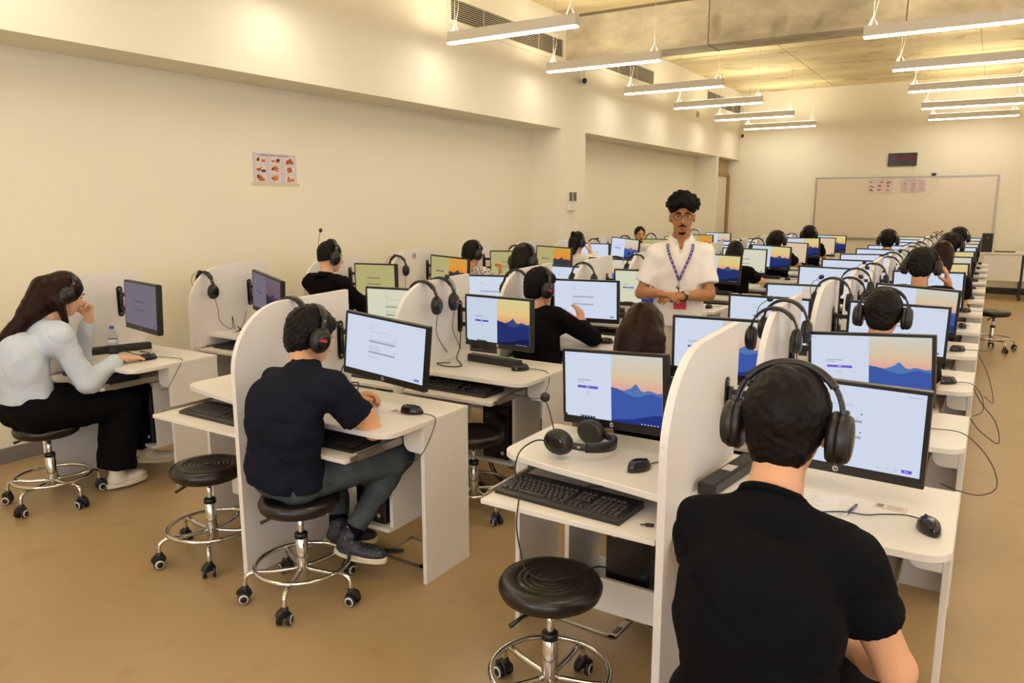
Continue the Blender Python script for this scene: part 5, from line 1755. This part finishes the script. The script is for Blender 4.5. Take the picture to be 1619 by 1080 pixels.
    if S.get('beard'):
        bp = []
        if S['beard'] == 'goatee':
            for s in (1, -1): bp.append(('c', H + hf * .0955 - hu * .0555, H + hf * .084 - hu * .062 + hr * .026 * s, .0052, .0036, .004))
            bp += [('e', H + hf * .062 - hu * .101, A3(.027, .016, .013), HT, .01)]
            for s in (1, -1): bp.append(('c', H + hf * .060 - hu * .104, H + hf * .022 - hu * .078 + hr * .048 * s, .009, .006, .01))
        else:
            for s in (1, -1):
                bp.append(('c', H + hf * .0945 - hu * .055, H + hf * .082 - hu * .063 + hr * .024 * s, .005, .004, .004))
                bp.append(('c', H + hf * .056 - hu * .100, H + hf * .016 - hu * .060 + hr * .053 * s, .013, .010, .012))
                bp.append(('c', H + hf * .016 - hu * .060 + hr * .053 * s, H - hu * .01 + hr * .066 * s, .010, .008, .01))
            bp.append(('e', H + hf * .060 - hu * .099, A3(.03, .019, .017), HT, .01))
        child('beard', [sdf_mesh(bp, .0035) + (0,)], [hm])
    S['_'] = dict(root=r, H=H, hr=hr, hf=hf, hu=hu, HT=HT, arms=arms, N=N, C=C, R=R, Fw=Fw, U=U, rt=root)
    # ---- headset on the head
    if S.get('headset'):
        hs_ = S['headset']
        c_ = H + hu * (.000) - hf * hs_.get('back', .010)
        tilt = hs_.get('tilt', 0)
        f2 = nz(hf * math.cos(tilt) + hu * math.sin(tilt)); u3 = np.cross(hr, f2)
        M_ = Matrix([[hr[0], f2[0], u3[0], c_[0]], [hr[1], f2[1], u3[1], c_[1]], [hr[2], f2[2], u3[2], c_[2]], [0, 0, 0, 1]]) @ Matrix.Diagonal((1.13, 1.05, 1.04, 1)) @ Matrix.Scale(hs_.get('scale', 1.0), 4)
        headset(M_, hs_['label'], hs_.get('mic', 'mic_down'), None, hs_.get('mark', False), 'headsets worn by seated people')
    return S

def seated(b, s, k, head, lean=.16, face=(0, 1, -.12), **kw):
    """generic desk worker; head = world position of the head centre"""
    bx, by = base(b, k)
    hx, hy, hz = head
    px, py = hx * .5 + (bx + s * .37) * .5, by - .70
    px = max(px, bx + .22) if s > 0 else min(px, bx - .22)
    P = (px, py, .555); N = (hx, hy - .055, hz - .165); C = tuple(np.array(P) * .38 + np.array(N) * .62 + A3(0, -.03, 0))
    dz = ZD + .035
    d = dict(P=P, C=C, N=N, H=head, right=(1, 0, 0), face=face, WR=(hx + .17, by - .36, dz), WL=(hx - .10, by - .38, dz), ER=(hx + .36, by - .62, .62), EL=(hx - .36, by - .62, .62),
             handR=((0, 1, -.05), (0, 0, -1), dict(curl=.3)), handL=((.4, 1, -.05), (0, 0, -1), dict(curl=.35)),
             KR=(px + .13, by - .30, .50), AR=(px + .13, by - .24, .10), KL=(px - .13, by - .30, .50), AL=(px - .13, by - .24, .10),
             footR=(0, 1, 0), footL=(0, 1, 0), shirt=C_blk, trousers=C_trs, shoe=C_blk, sole=M_white, hair='short', detail=1)
    d.update(kw)
    d['AR'] = d['AR'][:2] + (.090,) if d['AR'][2] < .12 else d['AR']
    d['AL'] = d['AL'][:2] + (.090,) if d['AL'][2] < .12 else d['AL']
    return person(d)

M_shoew = mat('white_canvas_shoe', (236, 228, 208), .6); M_sole = mat('cream_sole', (232, 222, 196), .5)
def shoe_pattern():
    m = mat('dark_patterned_shoe', (44, 46, 54), .5); nt = m.node_tree; b = nt.nodes['Principled BSDF']
    tc = nt.nodes.new('ShaderNodeTexCoord'); v = nt.nodes.new('ShaderNodeTexVoronoi'); v.inputs['Scale'].default_value = 60
    r = nt.nodes.new('ShaderNodeValToRGB'); r.color_ramp.elements[0].position = .18; r.color_ramp.elements[1].position = .26
    r.color_ramp.elements[0].color = lin((112, 112, 114)); r.color_ramp.elements[1].color = lin((42, 44, 54))
    nt.links.new(tc.outputs['Object'], v.inputs['Vector']); nt.links.new(v.outputs['Distance'], r.inputs[0]); nt.links.new(r.outputs[0], b.inputs['Base Color'])
    return m
M_shoep = shoe_pattern()

# the nearest man, back to the camera
person(dict(label='person in black t-shirt seated with back to camera at the nearest aisle desk', P=(-.325, 1.43, .60), C=(-.318, 1.40, .86), N=(-.325, 1.505, 1.068), H=(-.326, 1.60, 1.205), right=(1, -.05, 0),
    face=(.02, 1, -.22), sw=.17, bulk=.96, WR=(-.20, 1.76, .66), ER=(.12, 1.44, .60), WL=(-.46, 1.84, .66), EL=(-.66, 1.5, .50), arm=(.255, .25), SR=(-.182, 1.50, .975), SL=(-.446, 1.48, .985),
    handR=((-.5, 1, 0), (0, 0, -1), dict(curl=.4)), handL=((.5, 1, 0), (0, 0, -1), dict(curl=.4)), KR=(-.20, 1.87, .54), AR=(-.17, 1.98, .09), KL=(-.48, 1.87, .54), AL=(-.50, 1.98, .09), footR=(0, 1, 0), footL=(0, 1, 0),
    shirt=C_blk, shirt_g=.015, fold=.0055, sleeve='short', sleeve_len=.52, hem=-.10, trousers=C_trs, shoe=C_blk, sole=M_sole, hair='short', hcol='dark', skin='fair', detail=2,
    headset=dict(label='black headset worn by the nearest man in black t-shirt', mic=None, tilt=.0)))
# the man in jeans
person(dict(label='person in navy t-shirt and jeans leaning on folded arms at the desk', P=(-2.41, 2.06, .565), C=(-2.37, 2.035, .80), N=(-2.345, 2.14, .985), H=(-2.405, 2.235, 1.11), right=(.97, -.12, 0),
    face=(.30, 1, -.42), hup=(0, .1, 1), sw=.17, bulk=1.08, SR=(-2.165, 2.10, .93), SL=(-2.505, 2.12, .900), WR=(-2.30, 2.42, .79), ER=(-2.02, 2.20, .70), WL=(-2.36, 2.40, .80), EL=(-2.68, 2.24, .60), arm=(.275, .25),
    handR=((-.75, .5, .12), (-.2, -.4, -.9), dict(curl=.5)), handL=((.6, .7, .1), (.3, -.5, -.8), dict(curl=.7)), KR=(-2.17, 2.50, .535), AR=(-2.29, 2.29, .205), KL=(-2.52, 2.46, .52), AL=(-2.42, 2.36, .20), footR=(.93, .36, -.12), footL=(.6, .8, -.1),
    shirt=C_navy, shirt_g=.020, fold=.0055, sleeve_len=.60, hem=-.03, trousers=C_jean, leg_g=.004, leg_len=.86, shoe=M_shoep, sole=M_sole, sock=C_blk, lace=M_sole, hair='fringe', hcol='black', skin='fair', detail=2,
    headset=dict(label='black headset with red mark worn by the man in jeans', mic=None, mark=True, tilt=.05)))
# the woman by the wall
st_ = [((-4.37, 2.15, 1.20), (-4.36, 2.06, 1.08), .075, .062), ((-4.36, 2.08, 1.10), (-4.38, 1.95, .97), .058, .035), ((-4.38, 1.97, .99), (-4.40, 1.885, .915), .036, .014), ((-4.28, 2.17, 1.14), (-4.27, 2.19, 1.02), .03, .016)]
person(dict(label='person with long brown hair in pale blue shirt resting chin on hand', P=(-4.37, 2.00, .57), C=(-4.37, 1.985, .80), N=(-4.365, 2.135, 1.005), H=(-4.365, 2.245, 1.165), right=(1, 0, 0), fem=True,
    face=(.03, 1, -.38), sw=.148, bulk=.92, SR=(-4.215, 2.12, .945), SL=(-4.51, 2.15, .955), WR=(-4.20, 2.43, .785), ER=(-4.08, 2.15, .50), WL=(-4.42, 2.40, 1.00), EL=(-4.50, 2.42, .6), arm=(.285, .25),
    handR=((.0, 1, -.10), (0, -.05, -1), dict(curl=.18)), handL=((.02, .0, 1), (.1, -1, .1), dict(curl=1.25, thumb=.5)), KR=(-4.25, 2.44, .52), AR=(-4.25, 2.38, .10), KL=(-4.42, 2.62, .50), AL=(-4.36, 2.66, .15), footR=(.02, 1, 0), footL=(.1, 1, -.2),
    shirt=C_blue, shirt_g=.026, sleeve='long', sleeve_g=.016, hem=.045, fold=.0045, trousers=C_trs, leg_g=.016, wide=.05, shoe=M_shoew, sole=M_sole, hair='long', strands=st_, hcol='brown', skin='light', eyes=True, detail=2,
    headset=dict(label='black headset worn by the woman in pale blue', mic='mic_downR', tilt=-.30, back=.030, scale=.98)))
# the standing man facing the camera
sx, sy = -1.735, 4.85
fx = nz(A3(-sx * 1.0, -sy, 0)); rx = np.cross(fx, A3(0, 0, 1))
Rg = tuple(rx)
def SP(a, b, z): return (sx + rx[0] * a + fx[0] * b, sy + rx[1] * a + fx[1] * b, z)
std = person(dict(label='standing person in white polo shirt with curly black hair and purple lanyard', P=SP(0, 0, .93), C=SP(0, -.01, 1.22), N=SP(-.005, -.01, 1.428), H=SP(-.005, .045, 1.582), right=Rg,
    face=(fx[0] + rx[0] * -.05, fx[1] + rx[1] * -.05, -.03), sw=.16, bulk=1.02, SR=SP(.150, .0, 1.330), SL=SP(-.146, .0, 1.340), WR=SP(.13, .26, 1.10), ER=SP(.36, -.16, 1.0), WL=SP(-.02, .265, 1.085), EL=SP(-.40, -.14, 1.03), arm=(.275, .265),
    handR=(tuple(-rx * .95 + fx * .25 + A3(0, 0, -.12)), (0, 0, -1), dict(curl=.4)), handL=(tuple(rx * .95 + fx * .2 + A3(0, 0, -.02)), tuple(A3(0, 0, -1) - fx * .5), dict(curl=.45)),
    KR=SP(.10, .03, .50), AR=SP(.11, -.02, .09), KL=SP(-.10, .03, .50), AL=SP(-.11, -.02, .09), footR=SP(.1, 1, 0)[:2] + (0,), footL=(fx[0], fx[1], 0),
    shirt=C_white, shirt_name='polo_shirt', shirt_g=.016, fold=.0028, sleeve_len=.74, hem=-.06, collar=True, trousers=C_beige, shoe=M_shoew, sole=M_sole, hair='curly', hcol='curl', skin='brown', eyes=True, beard='goatee', detail=2) | {'footR': (fx[0], fx[1], 0)})
q = std['_']; r = q['root']; H, hr, hf, hu, rt = q['H'], q['hr'], q['hf'], q['hu'], q['rt']
mb = MB().use(mat('spectacle_metal', (34, 27, 22), .3, .6))
for s in (1, -1):
    c_ = H + hf * .103 + hr * .032 * s + hu * .000
    mb.tube([tuple(c_ + hr * .026 * math.cos(a) + hu * .020 * math.sin(a) - rt) for a in [2 * math.pi * i / 20 for i in range(20)]], .0015, 6, closed=True)
    mb.tube([tuple(c_ + hr * .026 * s + hu * .006 - rt), tuple(H + hr * .077 * s + hf * .06 + hu * .008 - rt), tuple(H + hr * .079 * s - hf * .01 + hu * .004 - rt)], .0015, 6)
mb.tube([tuple(H + hf * .104 + hr * .007 + hu * .006 - rt), tuple(H + hf * .106 + hu * .009 - rt), tuple(H + hf * .104 - hr * .007 + hu * .006 - rt)], .0015, 6)
mb.build('spectacles', r)
# lanyard and badge, watch
M_lan = mat('purple_lanyard', (74, 52, 116), .6)
N_, C_, Rr, Ff = q['N'], q['C'], q['R'], q['Fw']
def ribbon(pts, w, mt, name, nrm=None, marks=False):
    m = MB().use(mt); vs_, fs_ = [], []
    pts = [Vector(p) for p in pts]
    for i, p in enumerate(pts):
        t = (pts[min(i + 1, len(pts) - 1)] - pts[max(0, i - 1)]).normalized()
        s_ = t.cross(Vector(tuple(nrm))).normalized() * w / 2; o_ = Vector(tuple(nrm)) * .001
        vs_ += [p - s_ + o_, p + s_ + o_, p + s_ - o_, p - s_ - o_]
    for i in range(len(pts) - 1):
        for k_ in range(4): l_ = (k_ + 1) % 4; fs_.append((i * 4 + k_, i * 4 + l_, i * 4 + 4 + l_, i * 4 + 4 + k_))
    m.add(vs_, fs_, False)
    if marks:
        m.use(mat('lanyard_print', (206, 200, 214), .6))
        for i in range(1, len(pts) - 2, 2):
            p = pts[i]; t = (pts[i + 1] - pts[i]).normalized(); s_ = t.cross(Vector(tuple(nrm))).normalized(); o_ = Vector(tuple(nrm)) * .0018
            m.add([p - s_ * w * .2 + o_, p + s_ * w * .2 + o_, p + s_ * w * .2 + o_ + t * .010, p - s_ * w * .2 + o_ + t * .010], [(0, 1, 2, 3)], False)
    return m.build(name, r)
meet = A3(*SP(-.0, .160, 1.175))
for s in (1, -1):
    p0 = A3(*SP(.080 * s, .055, 1.405)); p1 = A3(*SP(.078 * s, .098, 1.375)); p2 = A3(*SP(.060 * s, .132, 1.32)); p3 = A3(*SP(.03 * s, .152, 1.25))
    pts = spline([tuple(v - rt) for v in (p0, p1, p2, p3, meet)], 5)
    ribbon(pts, .017, M_lan, 'lanyard_strap', fx, True)
mb = MB().use(M_steel); mb.tube([tuple(meet - rt), tuple(A3(*SP(0, .182, 1.10)) - rt)], .004, 8); mb.lathe([(.013, 0), (.013, .006)], 14, Matrix.Translation(Vector(tuple(A3(*SP(.004, .184, 1.135)) - rt))) @ Matrix.Rotation(math.pi / 2, 4, 'X')); mb.build('lanyard_clip', r)
mb = MB().use(mat('red_badge', (190, 34, 42), .4))
ang = math.atan2(rx[1], rx[0]); Mb = Matrix.Translation(Vector(tuple(A3(*SP(-.012, .205, 1.055)) - rt))) @ Matrix.Rotation(ang, 4, 'Z')
mb.bbox(-.040, .040, -.003, .003, -.06, .05, .002, Mb); mb.build('badge_holder', r)
for (s, a, e, w) in q['arms']:
    if s < 0:
        d_ = nz(w - e); c_ = e + (w - e) * .93
        qn = Vector(tuple(d_)).to_track_quat('Z', 'Y').to_matrix().to_4x4()
        mb = MB().use(M_black); mb.lathe([(.030, -.010), (.033, -.008), (.033, .008), (.030, .010)], 20, Matrix.Translation(Vector(tuple(c_ - rt))) @ qn)
        o = mb.build('watch_strap', r)
        mb = MB().use(M_chrome)
        face = nz(fx * .8 + A3(0, 0, .6)); face = nz(face - d_ * (face @ d_))
        mb.lathe([(.019, -.004), (.020, .003), (.017, .006)], 20, Matrix.Translation(Vector(tuple(c_ + face * .034 - rt))) @ Vector(tuple(face)).to_track_quat('Z', 'Y').to_matrix().to_4x4())
        mb.use(M_eyew); mb.lathe([(.0155, .006), (.0155, .0066)], 20, Matrix.Translation(Vector(tuple(c_ + face * .034 - rt))) @ Vector(tuple(face)).to_track_quat('Z', 'Y').to_matrix().to_4x4())
        mb.build('watch_case', r)

HSL = 'black headset worn by '
# man in black long sleeves, middle block, third row
seated('B', 1, 2, (-2.46, 4.27, 1.13), face=(.50, 1, -.25), label='person in black long sleeves with hands raised before the white monitor', sleeve='long', shirt=C_jet, hem=-.05, WR=(-2.30, 4.56, .86), WL=(-2.40, 4.54, .84), ER=(-1.95, 4.22, .74), EL=(-2.8, 4.3, .7),
    handR=((-.35, .3, .85), (-.8, .2, .2), dict(curl=.35)), handL=((.5, .5, .5), (.3, -.3, -.8), dict(curl=.8)), hair='fringe', hcol='curl', detail=2, headset=dict(label=HSL + 'the man in black long sleeves, middle block', mic=None, mark=True))
# brown haired woman, aisle block left, second row
seated('C', -1, 1, (-1.215, 2.985, 1.125), face=(-.05, 1, -.35), label='person with long straight brown hair seen from behind at the second row', shirt=C_blk, sleeve='long', hair='longback', hcol='brown', skin='light', detail=2,
    strands=[((-1.215, 2.93, 1.11), (-1.22, 2.87, .88), .088, .085), ((-1.28, 2.95, 1.10), (-1.29, 2.90, .88), .045, .045), ((-1.15, 2.95, 1.10), (-1.14, 2.90, .88), .045, .045)])
# aisle block, right seats
seated('C', 1, 2, (-.412, 4.02, 1.135), label='person seen from behind with headset over dark hair, third row right', face=(.02, 1, -.35), hcol='dark', detail=2, headset=dict(label=HSL + 'the dark haired person in the third aisle row', mic=None))
seated('C', 1, 4, (-.40, 6.05, 1.235), label='person in black striped collar top holding the right ear cup with a hand', face=(.10, 1, -.35), hair='fringe', hcol='dark', detail=2, WR=(-.235, 6.13, 1.115), ER=(-.16, 6.40, .50), handR=((-.20, -.35, 1), (-1, -.1, 0), dict(curl=.40, spread=.85)),
    headset=dict(label=HSL + 'the man holding his ear cup', mic=None), skin='tan')
seated('C', 1, 5, (-.335, 7.15, 1.245), label='person with reddish brown hair behind the man holding his headset', hair='long', strands=[((-.335, 7.1, 1.22), (-.335, 7.05, 1.08), .08, .07)], hcol='brown')
seated('C', 1, 7, (-.36, 9.2, 1.245), label='person with dark hair and headset, eighth row, right seat of aisle block', hcol='dark', detail=0, headset=dict(label=HSL + 'the person in the eighth aisle row', mic=None))
seated('C', 1, 9, (-.36, 11.25, 1.255), label='person with dark round hair and headset, tenth row by the aisle', hcol='dark', detail=0, hair='fringe', headset=dict(label=HSL + 'the person in the tenth aisle row', mic=None))
seated('C', -1, 8, (-1.085, 10.45, 1.235), label='person with black hair and headset, ninth row, left seat of aisle block', detail=0, hair='fringe', headset=dict(label=HSL + 'the person in the ninth row left seat', mic=None))
# wall column
seated('A', 1, 2, (-4.36, 4.285, 1.262), face=(.35, 1, -.22), label='person in black collared shirt writing at the third wall side desk', collar=True, sleeve='long', shirt=C_jet, hair='fade', hcol='black', detail=2, skin='light',
    headset=dict(label=HSL + 'the man in black collared shirt, microphone turned up', mic='mic_tall'))
seated('A', 1, 4, (-4.35, 6.20, 1.185), face=(.30, 1, -.3), label='person in grey patterned shirt at the fifth wall side desk', shirt=C_pat, hair='fringe', hcol='black', sleeve='long', shirt_g=.02, WR=(-4.22, 6.50, .95), handR=((-.1, .2, 1), (-.5, -.7, 0), dict(curl=.8)), headset=dict(label=HSL + 'the person in patterned shirt', mic=None))
seated('A', 1, 6, (-4.345, 8.45, 1.205), face=(.40, 1, -.25), label='person in white top holding a headset cup at the seventh wall side desk', shirt=C_white, hair='long', strands=[((-4.35, 8.37, 1.2), (-4.35, 8.33, 1.1), .07, .05), ((-4.36, 8.38, 1.29), (-4.36, 8.36, 1.31), .03, .03)], hcol='dark', sleeve='long', WR=(-4.21, 8.53, 1.08), ER=(-4.0, 8.5, .8), handR=((-.1, .1, 1), (-1, -.2, 0), dict(curl=.5)),
    headset=dict(label=HSL + 'the person in white top', mic=None), skin='light')
seated('A', 1, 8, (-4.36, 10.46, 1.235), face=(.55, -.72, -.05), label='person in white turned round towards the camera with short fade haircut', shirt=C_white, hair='fade', hcol='dark', eyes=True, beard='full', sleeve='short', detail=2, skin='tan')
# middle block
seated('B', -1, 3, (-3.06, 5.05, 1.235), face=(.15, 1, -.2), label='person with dark brown hair behind the divider of the third middle row', hcol='dark', shirt=C_blk, hair='long', strands=[((-3.06, 5.0, 1.2), (-3.06, 4.97, 1.05), .075, .06)], headset=dict(label=HSL + 'the brown haired person behind the middle divider', mic=None))
seated('B', 1, 6, (-2.345, 8.30, 1.145), face=(.15, 1, -.3), label='person with black bob hair in black t-shirt, seventh middle row', hair='long', strands=[((-2.345, 8.25, 1.12), (-2.345, 8.22, 1.03), .088, .078)], WR=(-2.12, 8.75, .79), ER=(-2.0, 8.3, .7), shirt=C_jet, skin='light')
seated('B', 1, 8, (-2.37, 10.25, 1.205), label='person in black wearing headset, ninth row, right seat of middle block', detail=0, hair='fringe', headset=dict(label=HSL + 'the person in the ninth middle row', mic=None), WR=(-2.11, 10.83, .79))
seated('B', 1, 10, (-2.37, 12.30, 1.225), label='person with black hair wearing headset near the back, middle block', detail=0, hair='fringe', headset=dict(label=HSL + 'the person in the eleventh middle row', mic=None))
